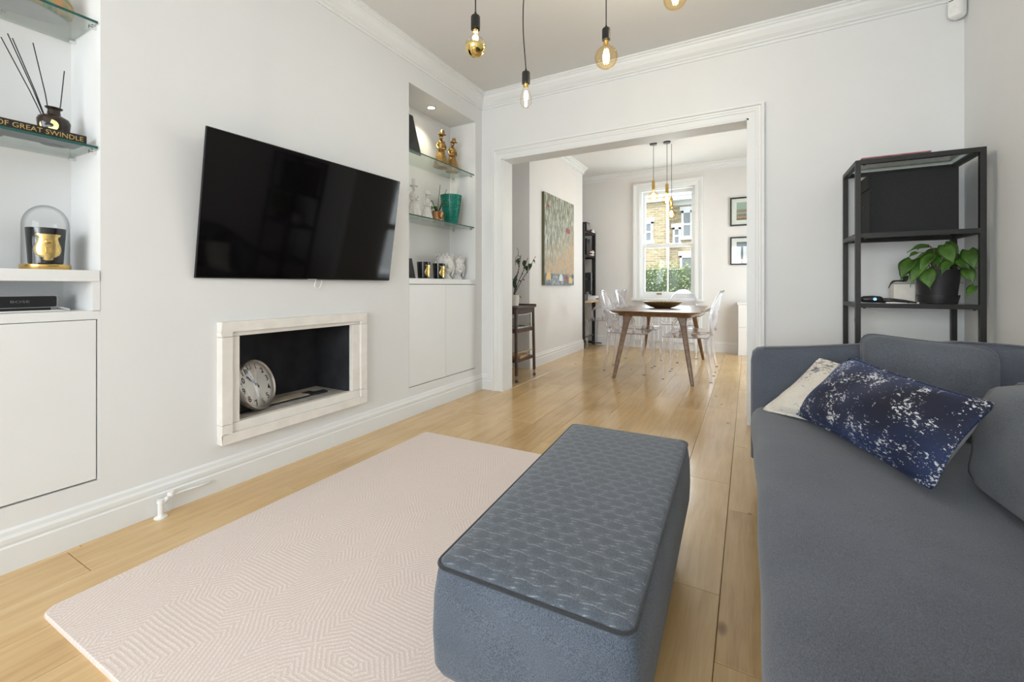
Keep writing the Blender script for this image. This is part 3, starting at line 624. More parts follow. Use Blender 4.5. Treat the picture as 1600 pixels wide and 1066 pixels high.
tag(ro, 'pale blush rug with white geometric line pattern under the ottoman', 'rug')

# ------------------------------------------------------------ television
tv = thing('television', 'large black flat screen television tilted down on the white wall', 'television', (-2.196, 1.662, 1.383), rot=(0, math.radians(8.79), math.radians(-1.28)))
TW, TH_ = 1.219, .702
MB().box(-.014, -.004, -TW/2, TW/2, -TH_/2, TH_/2).build('housing', 'black_plastic', tv, bevel=.004)
MB().box(-.005, .0, -TW/2+.005, TW/2-.005, -TH_/2+.007, TH_/2-.005).build('screen', 'tv_screen', tv)
MB().box(-.045, -.014, -.40, .40, -.26, .12).build('rear_cover', 'black_plastic', tv, bevel=.006)
mt = MB(); mt.box(-.052, -.045, -.24, .24, -.16, .16); mt.bar((-.048, -.2, .1), (-.084, -.2, .12), .02); mt.bar((-.048, .2, .1), (-.084, .2, .12), .02); mt.build('wall_bracket', 'black_metal', tv)
MB().box(-.0, .001, -.03, .03, -TH_/2+.0005, -TH_/2+.005).build('logo_bar', 'grey_plastic', tv)
cb = MB().tube([(-2.262, 1.700, 1.06), (-2.262, 1.692, 1.02), (-2.262, 1.685, 1.0), (-2.262, 1.70, .985), (-2.262, 1.722, .99), (-2.262, 1.735, 1.02), (-2.262, 1.74, 1.06)], .0032, 6).build('television_cable', 'white_cable', smooth=True)
tag(cb, 'thin white cable loop hanging below the television', 'cable')

# ------------------------------------------------------------ fireplace surround and hearth
fp = thing('fireplace_surround', 'cream stone fireplace frame set into the wall below the television', 'fireplace', (XL, 1.61, 0))
SY0, SY1, SZ0, SZ1 = 1.158-1.61, 2.067-1.61, .222, .823; HY0, HY1, HZ0, HZ1 = 1.250-1.61, 1.957-1.61, .318, .748; IY0, IY1, IZ0, IZ1 = SY0+.052, SY1-.052, SZ0+.048, SZ1-.05
def stone_part(name, boxes):
    mb = MB()
    for y0, y1, z0, z1, o in boxes: mb.box(-.01, o, y0, y1, z0, z1)
    mb.build(name, 'stone', fp, bevel=.003)
g = .0012
stone_part('lintel', [(SY0, SY1, IZ1, SZ1, .045), (SY0, IY0, HZ1+g, IZ1, .045), (IY1, SY1, HZ1+g, IZ1, .045), (IY0, IY1, HZ1+g, IZ1, .030)])
stone_part('sill_stone', [(SY0, SY1, SZ0, IZ0, .045), (SY0, IY0, IZ0, HZ0-g, .045), (IY1, SY1, IZ0, HZ0-g, .045), (IY0, IY1, IZ0, HZ0-g, .030)])
stone_part('jamb_stone', [(SY0, IY0, HZ0, HZ1, .045), (IY0, HY0, HZ0, HZ1, .030)])
stone_part('jamb_stone', [(IY1, SY1, HZ0, HZ1, .045), (HY1, IY1, HZ0, HZ1, .030)])
D = .32; y0, y1 = HY0+.004, HY1-.004
MB().box(-D-.01, -D, y0-.03, y1+.03, HZ0-.03, HZ1+.03).box(-D, 0, y0-.02, y0, HZ0-.03, HZ1+.02).box(-D, 0, y1, y1+.02, HZ0-.03, HZ1+.02).box(-D, 0, y0, y1, HZ1-.004, HZ1+.02).build('firebox_lining', 'soot', fp)
MB().box(-D, .0, y0, y1, HZ0-.025, HZ0-.004).build('hearth_slab', 'hearth', fp, bevel=.002)
MB().box(-.215, -.125, y0+.16, y1-.18, HZ0-.004, HZ0+.006).build('hearth_strip', 'hearth_tile', fp, bevel=.002)
MB().box(-.120, -.108, y0+.02, y1-.20, HZ0-.004, HZ0+.004).build('hearth_joint', 'soot', fp)
MB().add([(-.20, .14, HZ0-.003), (-.11, .15, HZ0-.003), (-.10, .26, HZ0-.003), (-.15, .27, HZ0-.003), (-.155, .20, HZ0-.003), (-.20, .20, HZ0-.003), (-.20, .14, HZ0+.008), (-.11, .15, HZ0+.008), (-.10, .26, HZ0+.008), (-.15, .27, HZ0+.008), (-.155, .20, HZ0+.008), (-.20, .20, HZ0+.008)],
         [(5, 4, 3, 2, 1, 0), (6, 7, 8, 9, 10, 11)]+[(i, (i+1) % 6, (i+1) % 6+6, i+6) for i in range(6)]).build('tile_shard', 'soot', fp)
# wall clock standing in the hearth, leaning back to the left
CR = .140
ck = thing('hearth_clock', 'round white wall clock with steel rim leaning inside the fireplace', 'clock')
zx = Vector((.84, .38, .30)).normalized(); up = Vector((-.20, -.28, 1)); up = (up-zx*up.dot(zx)).normalized(); rt_ = up.cross(zx).normalized()
Mk = Matrix((rt_, up, zx)).transposed().to_4x4(); Mk.translation = Vector((-2.385, 1.412, .456)); ck.matrix_world = Mk
MB().lathe([(CR*.6, -.05), (CR-.018, -.045), (CR-.004, -.02), (CR, .0), (CR, .012), (CR-.006, .017), (CR-.012, .010), (CR-.012, -.01)], n=48).build('rim', 'steel_rim', ck, smooth='auto')
MB().lathe([(CR-.013, -.012), (CR-.013, -.002), (1e-4, -.0015)], n=48).build('dial', 'clock_face', ck)
for h in range(1, 13):
    a = PI/2-2*PI*h/12; text_obj('numeral', str(h), .045, 'ink', ck, Matrix.Translation((math.cos(a)*(CR-.038), math.sin(a)*(CR-.036), -.001)), .0005, .0007)
def hand(name, ang, ln, w, back):
    a = math.radians(90-ang); d = Vector((math.cos(a), math.sin(a), 0)); MB().bar(d*-back+Vector((0, 0, .003)), d*ln+Vector((0, 0, .003)), w, .0015, up=(0, 0, 1)).build(name, 'ink', ck)
hand('minute_hand', -18, .108, .005, .025); hand('hour_hand', -36, .078, .007, .022)
MB().lathe([(.007, 0), (.007, .005), (1e-4, .006)], n=14).build('hand_boss', 'ink', ck)
MB().lathe([(CR-.012, .008), (CR-.05, .0125), (1e-4, .0135)], n=40).build('lens', 'lens_clear', ck, smooth=True)

# ------------------------------------------------------------ alcove cabinets
def door(parent, y0, y1, z0, z1, x): return MB().box(x-.02, x, y0, y1, z0, z1).build('door', 'trim', parent, bevel=.0015)
ca = thing('alcove_cabinet', 'white fitted cabinet with open cubby under the left glass shelves', 'cabinet', (0, 0, 0))
MB().box(XN, XL+.004, NL0, NL1-.002, 1.018, 1.062).build('ledge', 'trim', ca, bevel=.002)
MB().box(XN, XL+.001, NL0, NL1-.002, .868, .902).build('cubby_base', 'trim', ca)
MB().box(XN, XL+.001, NL1-.024, NL1-.001, .90, 1.02).build('cubby_side', 'trim', ca)
MB().box(XN, XL-.03, NL0, NL1-.001, .225, .868).build('carcass', 'floor_gap', ca); MB().box(XL-.03, XL, NL1-.009, NL1, .225, .9).build('stile', 'trim', ca)
door(ca, .262, .7125, .231, .8655, XL); door(ca, NL0+.004, .258, .231, .8655, XL)
cb2 = thing('alcove_cabinet', 'white fitted cabinet with two plain doors beside the wide opening', 'cabinet', (0, 0, 0))
MB().box(XN, XL+.002, NR0+.001, NR1-.001, 1.016, 1.060).build('ledge', 'trim', cb2, bevel=.002)
MB().box(XN, XL-.03, NR0, NR1, .216, 1.016).build('carcass', 'floor_gap', cb2)
door(cb2, NR0+.003, 2.977, .222, 1.012, XL); door(cb2, 2.980, NR1-.003, .222, 1.012, XL)

# glass shelves with chrome studs
def glass_shelf(y0, y1, z, label):
    s = thing('glass_shelf', label, 'shelf', (0, (y0+y1)/2, z), group='glass niche shelves'); h = (y1-y0)/2-.004
    MB().box(XN+.001, -2.2925, -h, h, -.005, .005).build('pane', 'glass', s)
    MB().box(-2.2925, -2.2915, -h, h, -.005, .005).build('front_edge', 'glass_edge', s)
    for sy in (-1, 1):
        for x in (-2.32, -2.53):
            MB().tube([(x, sy*(h+.004), -.014), (x, sy*(h-.018), -.014)], .008, 10).box(x-.006, x+.006, sy*h-.012, sy*h+.004, -.012, -.005).build('stud', 'chrome', s, smooth='auto')
    return s
for z, w in ((1.556, 'lower'), (2.058, 'upper')):
    glass_shelf(NL0, NL1, z, w+' glass shelf in the left niche, '+('carrying a black book' if w == 'lower' else 'carrying a marbled dish'))
    glass_shelf(NR0, NR1, z, w+' glass shelf in the right niche, '+('carrying a green vase' if w == 'lower' else 'carrying gold figurines'))
# recessed downlights
for yy, lab in ((2.97, 'small recessed downlight above the gold figurines'), (.27, 'small recessed downlight above the marbled dish')):
    s = thing('downlight', lab, 'lamp', (-2.43, yy, NT)); MB().lathe([(.042, 0), (.044, -.006), (.034, -.008), (.030, -.002), (.030, 0)], n=24).build('ring', 'chrome', s, smooth='auto'); MB().lathe([(.029, -.001), (.029, -.003), (1e-4, -.0035)], n=20).build('lens', 'lamp_led', s)
    l = bpy.data.lights.new('downlight_beam', 'SPOT'); l.energy = 9 if yy > 1 else 5; l.spot_size = math.radians(110); l.spot_blend = .7; l.color = (1, .92, .66) if yy > 1 else (1, .97, .9); l.shadow_soft_size = .02
    o = bpy.data.objects.new('downlight_beam', l); col.objects.link(o); o.parent = s; o.location = (0, 0, -.02)

# ------------------------------------------------------------ left niche contents
def reeds(parent, base, tips, r=.0018):
    for t in tips: MB().tube([base, Vector(base).lerp(Vector(t), .5)+Vector((.0, .004, 0)), t], r, 6).build('reed', 'black_plastic', parent)
df = thing('reed_diffuser', 'dark glass reed diffuser with black reeds behind the book', 'diffuser', (-2.43, .632, 1.561))
MB().lathe([(.038, 0), (.044, .006), (.044, .03), (.047, .075), (.049, .095), (.044, .108), (.030, .116), (.020, .122), (.018, .140), (.026, .147), (.026, .150), (.016, .150), (.014, .14)], n=32, sy=1.0, sx=.75).build('bottle', 'amber', df, smooth='auto')
plain('diffuser_glass', (.030, .018, .012), .12, var=.4, scale=50, bmp=.5); df.children[0].data.materials[0] = MATS['diffuser_glass']
MB().lathe([(.024, 0), (.024, .002), (1e-4, .0025)], n=26, sy=1.15).build('label_plate', 'gold', df, loc=(.029, -.020, .070), rot=(0, PI/2, -.6))
MB().lathe([(.009, 0), (.009, .002), (1e-4, .0025)], n=18, sy=1.4).build('label_emblem', 'candle_black', df, loc=(.031, -.021, .070), rot=(0, PI/2, -.6))
reeds(df, (0, 0, .02), [(-.02, -.135, .37), (.01, -.125, .38), (.02, -.115, .365), (-.01, -.055, .385), (0, .03, .31)])
bk = thing('book', 'black book with gold lettering at the front of the glass shelf', 'book', (-2.37, .47, 1.561))
MB().box(-.066, .066, -.222, .222, .0, .034).build('cover', 'black_plastic', bk, bevel=.002); MB().box(-.067, .058, -.2225, .223, .004, .030).build('pages', 'paper', bk)
text_obj('spine_lettering', 'OF GREAT SWINDLE', .0255, 'gold', bk, Matrix.Translation((.0665, .098, .0165)) @ Matrix(((0, 0, 1, 0), (1, 0, 0, 0), (0, 1, 0, 0), (0, 0, 0, 1))) @ Matrix.Scale(.97, 4, (1, 0, 0)), .0004)
jr = thing('glass_jar', 'dark round jar beside the reed diffuser', 'jar', (-2.45, .47, 1.561)); MB().lathe([(.03, 0), (.038, .01), (.038, .05), (.028, .064), (.012, .068), (.012, .074), (1e-4, .076)], n=26).build('body', 'diffuser_glass', jr, smooth='auto'); MB().sphere((0, 0, .08), .009).build('stopper', 'diffuser_glass', jr, smooth=True)
sd = thing('marbled_dish', 'large oval marbled dish on the upper glass shelf', 'dish', (-2.43, .43, 2.063)); MB().lathe([(.22, 0), (.255, .02), (.262, .06), (.245, .10), (.21, .13), (.15, .15), (1e-4, .155)], n=40, sx=.36).build('body', 'marbled', sd, smooth='auto'); MB().lathe([(.24, 0), (.245, .004), (1e-4, .004)], (0, 0, -.0005), n=40, sx=.36).build('foot', 'grey_plastic', sd)
co = thing('coral_ornament', 'small white coral ornament behind the marbled dish', 'ornament', (-2.545, .50, 2.063)); rr = random.Random(5); cm = MB()
for k in range(26):
    a = rr.uniform(0, 2*PI); r = rr.uniform(.0, .028); h = rr.uniform(.02, .06); cm.tube([(r*.3*math.cos(a), r*.8*math.sin(a), 0), (r*math.cos(a)*.6, 1.6*r*math.sin(a), h)], [.006, .004], 6)
cm.build('branches', 'white_ceramic', co, smooth=True)

def crest(parent, cz, h, w, rb, rt2, H, faces):
    """gilded urn-shaped badge lying on a conical cup (faces +x)"""
    prof = [(0, .18), (.04, .36), (.10, .30), (.13, .55), (.22, .84), (.34, .98), (.45, 1.0), (.55, .93), (.68, .78), (.80, .68), (.88, .68), (.93, .86), (.98, .92), (1, .90)]
    mb = MB(); rings = []
    for t, k in prof:
        z = cz+h*(t-.5); row = []
        R = rb+(rt2-rb)*z/H
        for i in range(-6, 7):
            a = (i/6)*k*w/2/R; e = .0035*(1-abs(i/6)**4)+.0006; row.append(((R+e)*math.cos(a), (R+e)*math.sin(a), z))
        rings.append(row)
    mb.rings(rings, False, False, False); o = mb.build('gold_crest', 'gold', parent, smooth=True, rot=(0, 0, faces))
    em = MB().lathe([(.011, 0), (.010, .0025), (.006, .0035), (1e-4, .004)], n=16).build('crest_emblem', 'brass', o, smooth=True); R = rb+(rt2-rb)*(cz+h*.22)/H; em.location = (R+.0025, 0, cz+h*.22); em.rotation_euler = (0, PI/2, 0)
    em = MB().box(-.012, .012, -.009, .009, 0, .004).build('crest_emblem', 'brass', o, bevel=.002); em.location = (R+.001, 0, cz-h*.12); em.rotation_euler = (0, PI/2, 0)
def candle(loc, label, faces=0, s=1.0):
    c = thing('scented_candle', label, 'candle', loc, group='black candles with gold crests'); H = .145*s; rb, rt2 = .050*s, .058*s
    MB().lathe([(rb-.006, 0), (rb, .004), (rt2, H), (rt2-.004, H), (rt2-.005, H-.02)], n=40).build('cup', 'candle_black', c, smooth='auto')
    MB().lathe([(rt2-.005, H-.03), (rt2-.005, H-.024), (1e-4, H-.023)], n=30).build('wax', 'wax', c); crest(c, H*.46, H*.72, .085*s, rb, rt2, H, faces); return c
cl = thing('glass_cloche', 'clear glass cloche with brass base over the black candle on the ledge', 'cloche', (-2.42, .607, 1.062))
MB().lathe([(.069, 0), (.071, .003), (.071, .020), (.069, .022), (1e-4, .022)], n=48).build('base', 'brass', cl, smooth='auto')
MB().lathe([(.0665, .0215), (.0665, .17)]+[(.0665*math.cos(PI/2*k/10), .175+.08*math.sin(PI/2*k/10)) for k in range(0, 10)]+[(1e-4, .255)], n=48).build('dome', 'dome', cl, smooth='auto')
candle((-2.42, .607, 1.0845), 'black candle with gold crest standing under the glass cloche', -.12, .97)
plain('mid_grey', (.30, .30, .31), .3, .6)
wd_ = thing('flared_cup', 'small grey flared cup standing on the white ledge left of the cloche', 'cup', (-2.42, .40, 1.062)); MB().lathe([(.03, 0), (.032, .006), (.012, .02), (.010, .09), (.022, .12), (.045, .18), (.050, .187), (.044, .187), (.02, .13)], n=32).build('body', 'mid_grey', wd_, smooth='auto'); MB().lathe([(.036, .172), (.036, .174), (1e-4, .174)], n=24).build('lining', 'candle_black', wd_)
sk = thing('speaker', 'small black speaker with silver edge in the open cubby', 'speaker', (-2.42, .532, .902), rot=(0, 0, math.radians(4)))
pf = rrect(-.105, .105, .013, .062, .008)
MB().rings([[(x, y, z) for y, z in pf] for x in (-.02, .02)]).build('body', 'grey_plastic', sk, bevel=.002)
MB().rings([[(x, y*.955, .0375+(z-.0375)*.86) for y, z in pf] for x in (.015, .0215)]).build('grille', 'black_plastic', sk); MB().box(-.025, .02, -.085, .085, 0, .016).build('foot', 'black_plastic', sk, bevel=.003)
text_obj('lettering', 'BOSE', .013, 'mid_grey', sk, Matrix.Translation((.0216, .0, .038)) @ Matrix(((0, 0, 1, 0), (1, 0, 0, 0), (0, 1, 0, 0), (0, 0, 0, 1))) @ Matrix.Scale(1.7, 4, (1, 0, 0)), .0003)
cbl = MB().tube([(-2.45, .62, .93), (-2.43, .645, .915), (-2.39, .665, .907), (-2.355, .655, .905), (-2.345, .62, .905), (-2.352, .56, .905), (-2.346, .50, .905), (-2.352, .42, .905), (-2.37, .34, .905)], .003, 8).build('charging_cable', 'white_cable', smooth=True); tag(cbl, 'white charging cable curling round the black speaker', 'cable')

# ------------------------------------------------------------ right niche contents
pn = thing('dark_panel', 'dark picture panel leaning at the end of the upper glass shelf', 'picture', (-2.335, 2.635, 2.063), rot=(0, math.radians(-15), 0))
MB().box(-.014, 0, -.11, .095, 0, .355).build('frame', 'black_plastic', pn, bevel=.002); MB().box(-.001, .001, -.10, .085, .01, .345).build('picture', 'candle_black', pn)
pn2 = thing('dark_panel', 'small dark panel leaning beside the candles on the ledge', 'picture', (-2.36, 2.62, 1.06), rot=(0, math.radians(-14), 0))
MB().box(-.012, 0, -.09, .07, 0, .17).build('frame', 'black_plastic', pn2, bevel=.002); MB().box(-.001, .001, -.08, .06, .01, .16).build('picture', 'candle_black', pn2)
def lady(name, label, cat, loc, H, mat, rz, seed, group, hat=True, top=False):
    """robed standing figure: flared skirt, waist, shoulders with arms, head with hat"""
    o = thing(name, label, cat, loc, rz, group); rng = random.Random(seed); n = 40; rings = []
    for t, r in ((0, .150), (.02, .165), (.10, .155), (.22, .135), (.35, .105), (.45, .075), (.50, .058), (.56, .068), (.63, .085), (.69, .082), (.73, .050), (.755, .032), (.78, .030)):
        ring = []
        for k in range(n):
            a = 2*PI*k/n; fold = 1+(.10*math.sin(9*a+seed+4*t)+.05*math.sin(17*a+2*seed))*max(0, 1-t*1.6); ring.append((r*H*1.2*fold*math.cos(a)*.85, r*H*1.2*fold*math.sin(a), t*H))
        rings.append(ring)
    MB().rings(rings).build('robe', mat, o, smooth=True)
    hd_ = MB().sphere((.004, 0, .835*H), .062*H, 18, 12, .95, .88, 1.15); hd_.sphere((.064*H, 0, .825*H), .012*H, 8, 6); hd_.sphere((.056*H, 0, .795*H), .012*H, 8, 6, .6, 1.5, .6); hd_.build('head', mat, o, smooth=True)
    for s in (-1, 1): MB().tube([(0, s*.075*H, .68*H), (.01*H, s*.125*H, .58*H), (.055*H, s*.105*H, .50*H), (.10*H, s*.035*H, .50*H)], [.032*H, .030*H, .024*H, .020*H], 10).build('arm', mat, o, smooth=True)
    if hat: MB().lathe([(.06*H, .875*H), (.105*H, .868*H), (.108*H, .880*H), (.068*H, .893*H), (.062*H, .955*H), (.045*H, .985*H), (1e-4, .995*H)], n=26).build('hat', mat, o, smooth='auto', rot=(0, .12, 0))
    if top: MB().lathe([(.07*H, .88*H), (.115*H, .885*H), (.118*H, .90*H), (.062*H, .908*H), (.056*H, 1.08*H), (1e-4, 1.085*H)], n=26).build('hat', mat, o, smooth='auto')
    bl = MB()
    for k in range(70):
        a = rng.uniform(0, 2*PI); t = rng.uniform(.03, .70); r = (.175-.20*t if t < .5 else .088)*H; bl.sphere((r*math.cos(a)*.85, r*math.sin(a), t*H), rng.uniform(.014, .030)*H, 8, 5)
    bl.build('ornament', mat, o, smooth=True); return o
lady('figurine', 'gold figurine of a lady in a tall hat on the glass shelf', 'figurine', (-2.43, 3.105, 2.063), .335, 'antique_gold', -.6, 1, 'gold figurines')
lady('figurine', 'shorter gold figurine of a lady in a round bonnet', 'figurine', (-2.43, 3.275, 2.063), .315, 'antique_gold', -.5, 4, 'gold figurines')
lady('figurine', 'tall white ceramic figure wearing a brimmed top hat', 'figurine', (-2.43, 2.745, 1.561), .30, 'white_ceramic', -.6, 9, 'white figurines', hat=False, top=True)
lady('figurine', 'smaller white ceramic figure with a brimmed hat beside the orchid', 'figurine', (-2.42, 2.90, 1.561), .255, 'white_ceramic', -.5, 12, 'white figurines')
def leaf_strip(pts, widths, droop=0):
    """ribbon leaf along points, V-folded"""
    mb = MB(); P_ = [Vector(p) for p in pts]; rows = []
    for i, p in enumerate(P_):
        t = (P_[min(i+1, len(P_)-1)]-P_[max(0, i-1)]).normalized(); s = t.cross(Vector((0, 0, 1)));
        if s.length < 1e-3: s = Vector((0, 1, 0))
        s.normalize(); n = s.cross(t).normalized(); w = widths[i]; rows.append([p-s*w+n*w*.3, p, p+s*w+n*w*.3, p-n*.0012])
    return mb.rings(rows)
oc = thing('potted_orchid', 'copper pot with an orchid and two bare stems on the glass shelf', 'plant', (-2.40, 3.015, 1.561))
MB().lathe([(.043, 0), (.047, .004), (.055, .08), (.060, .086), (.055, .088), (.050, .078), (.048, .07)], n=32).build('pot', 'copper', oc, smooth='auto'); MB().lathe([(.049, .072), (.049, .076), (1e-4, .078)], n=20).build('soil', 'soil', oc)
for a, ln, dz in ((.4, .11, .06), (1.6, .12, -.02), (-2.6, .10, .08), (-1.3, .12, .02), (2.7, .09, .0)):
    d = Vector((math.cos(a), math.sin(a), 0)); leaf_strip([d*.01+Vector((0, 0, .076)), d*ln*.45+Vector((0, 0, .105+dz)), d*ln*.8+Vector((0, 0, .10+dz)), d*ln+Vector((0, 0, .07+dz))], [.007, .019, .016, .002]).build('leaf', 'leaf', oc, smooth=True)
for tip in ((-.02, .065, .345), (.0, .135, .315)): MB().tube([(0, 0, .07), (tip[0]*.6, tip[1]*.5, .2), tip], .0025, 6).build('stem', 'dry_stem', oc)
gv = thing('studded_vase', 'tapered green vase covered in small studs on the glass shelf', 'vase', (-2.43, 3.255, 1.561))
MB().lathe([(.052, 0), (.054, .004), (.092, .275), (.092, .28), (.086, .28), (.082, .25), (.05, .02), (1e-4, .018)], n=4*9).build('body', 'green_glaze', gv, smooth='auto')
st = MB()
for i in range(17):
    z = .012+.266*i/16; R = .053+.039*z/.28
    for k in range(26): a = 2*PI*(k+.0)/26; c = (R*math.cos(a), R*math.sin(a), z); d = Vector((math.cos(a), math.sin(a), 0)); st.tube([Vector(c), Vector(c)+d*.010], [.0064, .0025], 5)
tag(st.build('studs', 'green_glaze', gv), kind='stuff')
candle((-2.385, 2.815, 1.060), 'black candle with gold crest next to the leaning dark panel', .1, .97); candle((-2.375, 3.005, 1.060), 'black candle with gold crest next to the white head vase', .0, .94)
def head_vase(loc, label, s, rz, seed):
    o = thing('head_vase', label, 'vase', loc, rz, 'white head vases'); rng = random.Random(seed)
    mb = MB(); rings = []; n = 32
    for z, rx, ry, ox in ((0, .060, .062, 0), (.012, .064, .066, 0), (.03, .050, .050, -.004), (.05, .044, .046, -.004), (.062, .056, .056, .008), (.08, .070, .064, .010), (.105, .077, .071, .008), (.13, .080, .075, .005), (.16, .081, .077, .002), (.19, .078, .076, 0), (.21, .074, .072, 0), (.21, .066, .064, 0), (.17, .06, .06, 0)):
        rings.append([((rx*math.cos(2*PI*k/n)+ox)*s, ry*math.sin(2*PI*k/n)*s, z*s) for k in range(n)])
    mb.rings(rings).build('face', 'white_ceramic', o, smooth=True)
    MB().tube([(.082*s, 0, .148*s), (.094*s, 0, .122*s), (.101*s, 0, .110*s), (.086*s, 0, .103*s)], [.007*s, .010*s, .013*s, .008*s], 8).build('nose', 'white_ceramic', o, smooth=True)
    for zz_, w_ in ((.083, 1.6), (.074, 1.3)): MB().sphere((.083*s, 0, zz_*s), .0135*s, 10, 6, .7, w_, .5).build('lip', 'white_ceramic', o, smooth=True)
    for e in (-1, 1):
        MB().sphere((.078*s, e*.030*s, .138*s), .012*s, 10, 6, .6, 1.3, .7).build('eye', 'white_ceramic', o, smooth=True); MB().tube([(.082*s, e*.012*s, .157*s), (.080*s, e*.032*s, .162*s), (.070*s, e*.048*s, .155*s)], .0045*s, 6).build('brow', 'white_ceramic', o, smooth=True); MB().sphere((.0, e*.078*s, .125*s), .016*s, 10, 6, .9, .5, 1.4).build('ear', 'white_ceramic', o, smooth=True)
    cr_ = MB()
    for k in range(26):
        a = 2*PI*k/13+rng.uniform(-.1, .1); z = (.192 if k < 13 else .212)+rng.uniform(-.008, .012); r = .078+rng.uniform(-.004, .005)
        for q in range(5): b_ = 2*PI*q/5; cr_.sphere((r*math.cos(a)*s+.006*math.cos(b_)*s, r*math.sin(a)*s+.007*math.cos(b_+a)*s, (z+.008*math.sin(b_))*s), .0058*s, 7, 5)
    cr_.build('flower_crown', 'white_ceramic', o, smooth=True)
    for e in (-1, 1):
        MB().tube([(-.01*s, e*.075*s, .17*s), (.005*s, e*.085*s, .12*s), (.0, e*.080*s, .07*s), (.015*s, e*.066*s, .03*s)], [.015*s, .016*s, .013*s, .009*s], 8).build('hair', 'white_ceramic', o, smooth=True)
head_vase((-2.43, 3.155, 1.060), 'white head vase with a large flower crown beside the black candles', 1.0, -.55, 1); head_vase((-2.43, 3.335, 1.060), 'white head vase with flower crown next to the niche end wall', .96, -.45, 6)

# ------------------------------------------------------------ capped radiator pipe at the baseboard
vp = thing('pipe_stub', 'white capped radiator pipe by the baseboard', 'pipe', (-2.225, .905, 0))
MB().lathe([(.024, 0), (.024, .004), (.016, .006), (.0105, .012), (.0105, .062), (.013, .064), (.013, .076), (1e-4, .080)], n=20).build('riser', 'white_plastic', vp, smooth='auto')
MB().tube([(0, 0, .060), (.0, .018, .068), (-.004, .032, .074)], [.010, .011, .010], 10).build('elbow', 'white_plastic', vp, smooth=True); MB().lathe([(.012, -.008), (.014, 0), (.012, .012), (1e-4, .013)], (-.006, .04, .082), 12).build('cap_nut', 'white_plastic', vp, smooth='auto')
MB().tube([(-.006, .045, .076), (-.012, .09, .074), (-.016, .16, .068), (-.024, .21, .066)], .0055, 8).build('pipe', 'white_plastic', vp, smooth=True)

# ------------------------------------------------------------ shelf unit behind the sofa
et = thing('shelf_unit', 'tall slim black metal shelf unit with glass shelves behind the sofa', 'shelf unit', (.815, 3.335, 0))
EW, ED, EZ = .258, .180, 1.725; t = .0125
for sx in (-1, 1):
    for sy in (-1, 1): MB().box(sx*EW-t, sx*EW+t, sy*ED-t, sy*ED+t, 0, EZ).build('post', 'black_metal', et, bevel=.001)
for z in (EZ-t, 1.290, .888, .42, .10):
    f_ = MB()
    for sy in (-1, 1): f_.box(-EW+t, EW-t, sy*ED-t, sy*ED+t, z-t, z+t)
    for sx in (-1, 1): f_.box(sx*EW-t, sx*EW+t, -ED+t, ED-t, z-t, z+t)
    fo_ = f_.build('shelf_frame', 'black_metal', et)
    if z > .4:
        zt = z+t if z > 1.5 else z+t-.004
        MB().box(-EW+t*.5, EW-t*.5, -ED+t*.5, ED-t*.5, zt, zt+.005).build('glass_panel', 'glass_clear', fo_)
        for sx in (-1, 1):
            MB().lathe([(.006, 0), (.007, -.005), (1e-4, -.006)], (sx*(EW-.03), -ED, z-t), 10).build('pad', 'black_plastic', fo_)
sb = thing('storage_box', 'black fabric storage box on the upper shelf of the metal unit', 'box', (.815, 3.36, 1.303), rz=math.radians(1))
MB().box(-.192, .194, -.125, .12, 0, .352).build('body', 'black_cloth', sb, bevel=.006)
MB().box(-.200, -.190, -.127, .122, .27, .350).build('lid_edge', 'black_cloth', sb, bevel=.002)
MB().lathe([(.007, 0), (.007, .006), (1e-4, .007)], n=12).build('stud', 'black_plastic', sb, loc=(.194, -.05, .29), rot=(0, PI/2, 0))
MB().lathe([(.007, 0), (.007, .006), (1e-4, .007)], n=12).build('stud', 'black_plastic', sb, loc=(-.199, -.05, .17), rot=(0, -PI/2, 0))
for nm, x0, x1, y0, y1, z0, h, mt_, lab in (('magazine', -.24, .06, -.175, -.115, 0, .006, 'magazine_pink', 'thin pink covered magazine on top of the metal shelf unit'), ('newspaper', -.235, .225, -.165, .12, -.0002, .0035, 'paper', 'pale printed sheet lying on the top glass of the metal unit')):
    zb = EZ+.005+(0.004 if nm == 'magazine' else 0)
    o = MB().box(x0, x1, y0, y1, 0, h).build(nm, mt_, None, loc=(.815, 3.335, zb), rot=(0, 0, .01)); tag(o, lab, 'magazine' if nm == 'magazine' else 'paper')
# grey print on the sheet's underside, seen through the glass
m_, nt, b = new_mat('newsprint'); nz = N(nt, 'ShaderNodeTexNoise', i_Scale=60.0, i_Detail=4.0); L(nt, coords(nt, (.5, 3, 1)), nz.inputs['Vector']); np_ = ramp(nt, nz.outputs['Fac'], [(.4, (.45, .44, .42)), (.6, (.80, .78, .75))]); L(nt, np_, b.inputs['Base Color']); tl = N(nt, 'ShaderNodeBsdfTranslucent'); L(nt, np_, tl.inputs[0]); ms_ = N(nt, 'ShaderNodeMixShader'); ms_.inputs[0].default_value = .7; L(nt, b.outputs[0], ms_.inputs[1]); L(nt, tl.outputs[0], ms_.inputs[2]); L(nt, ms_.outputs[0], nt.nodes['Material Output'].inputs[0])
bpy.data.objects['newspaper'].data.materials[0] = MATS['newsprint']
ZS = .8955+.005
pp = thing('potted_plant', 'leafy green houseplant in a black pot and saucer on the metal shelf', 'plant', (.945, 3.315, ZS))
MB().lathe([(.078, 0), (.082, .003), (.091, .045), (.091, .048), (.087, .048), (.080, .008), (1e-4, .006)], n=40).build('saucer', 'pot_black', pp, smooth='auto')
MB().lathe([(.074, .008), (.077, .010), (.095, .186), (.096, .190), (.091, .190), (.088, .17)], n=40).build('pot', 'pot_black', pp, smooth='auto'); MB().lathe([(.088, .170), (.088, .176), (1e-4, .180)], n=24).build('soil', 'soil', pp)
rr = random.Random(21); peb = MB()
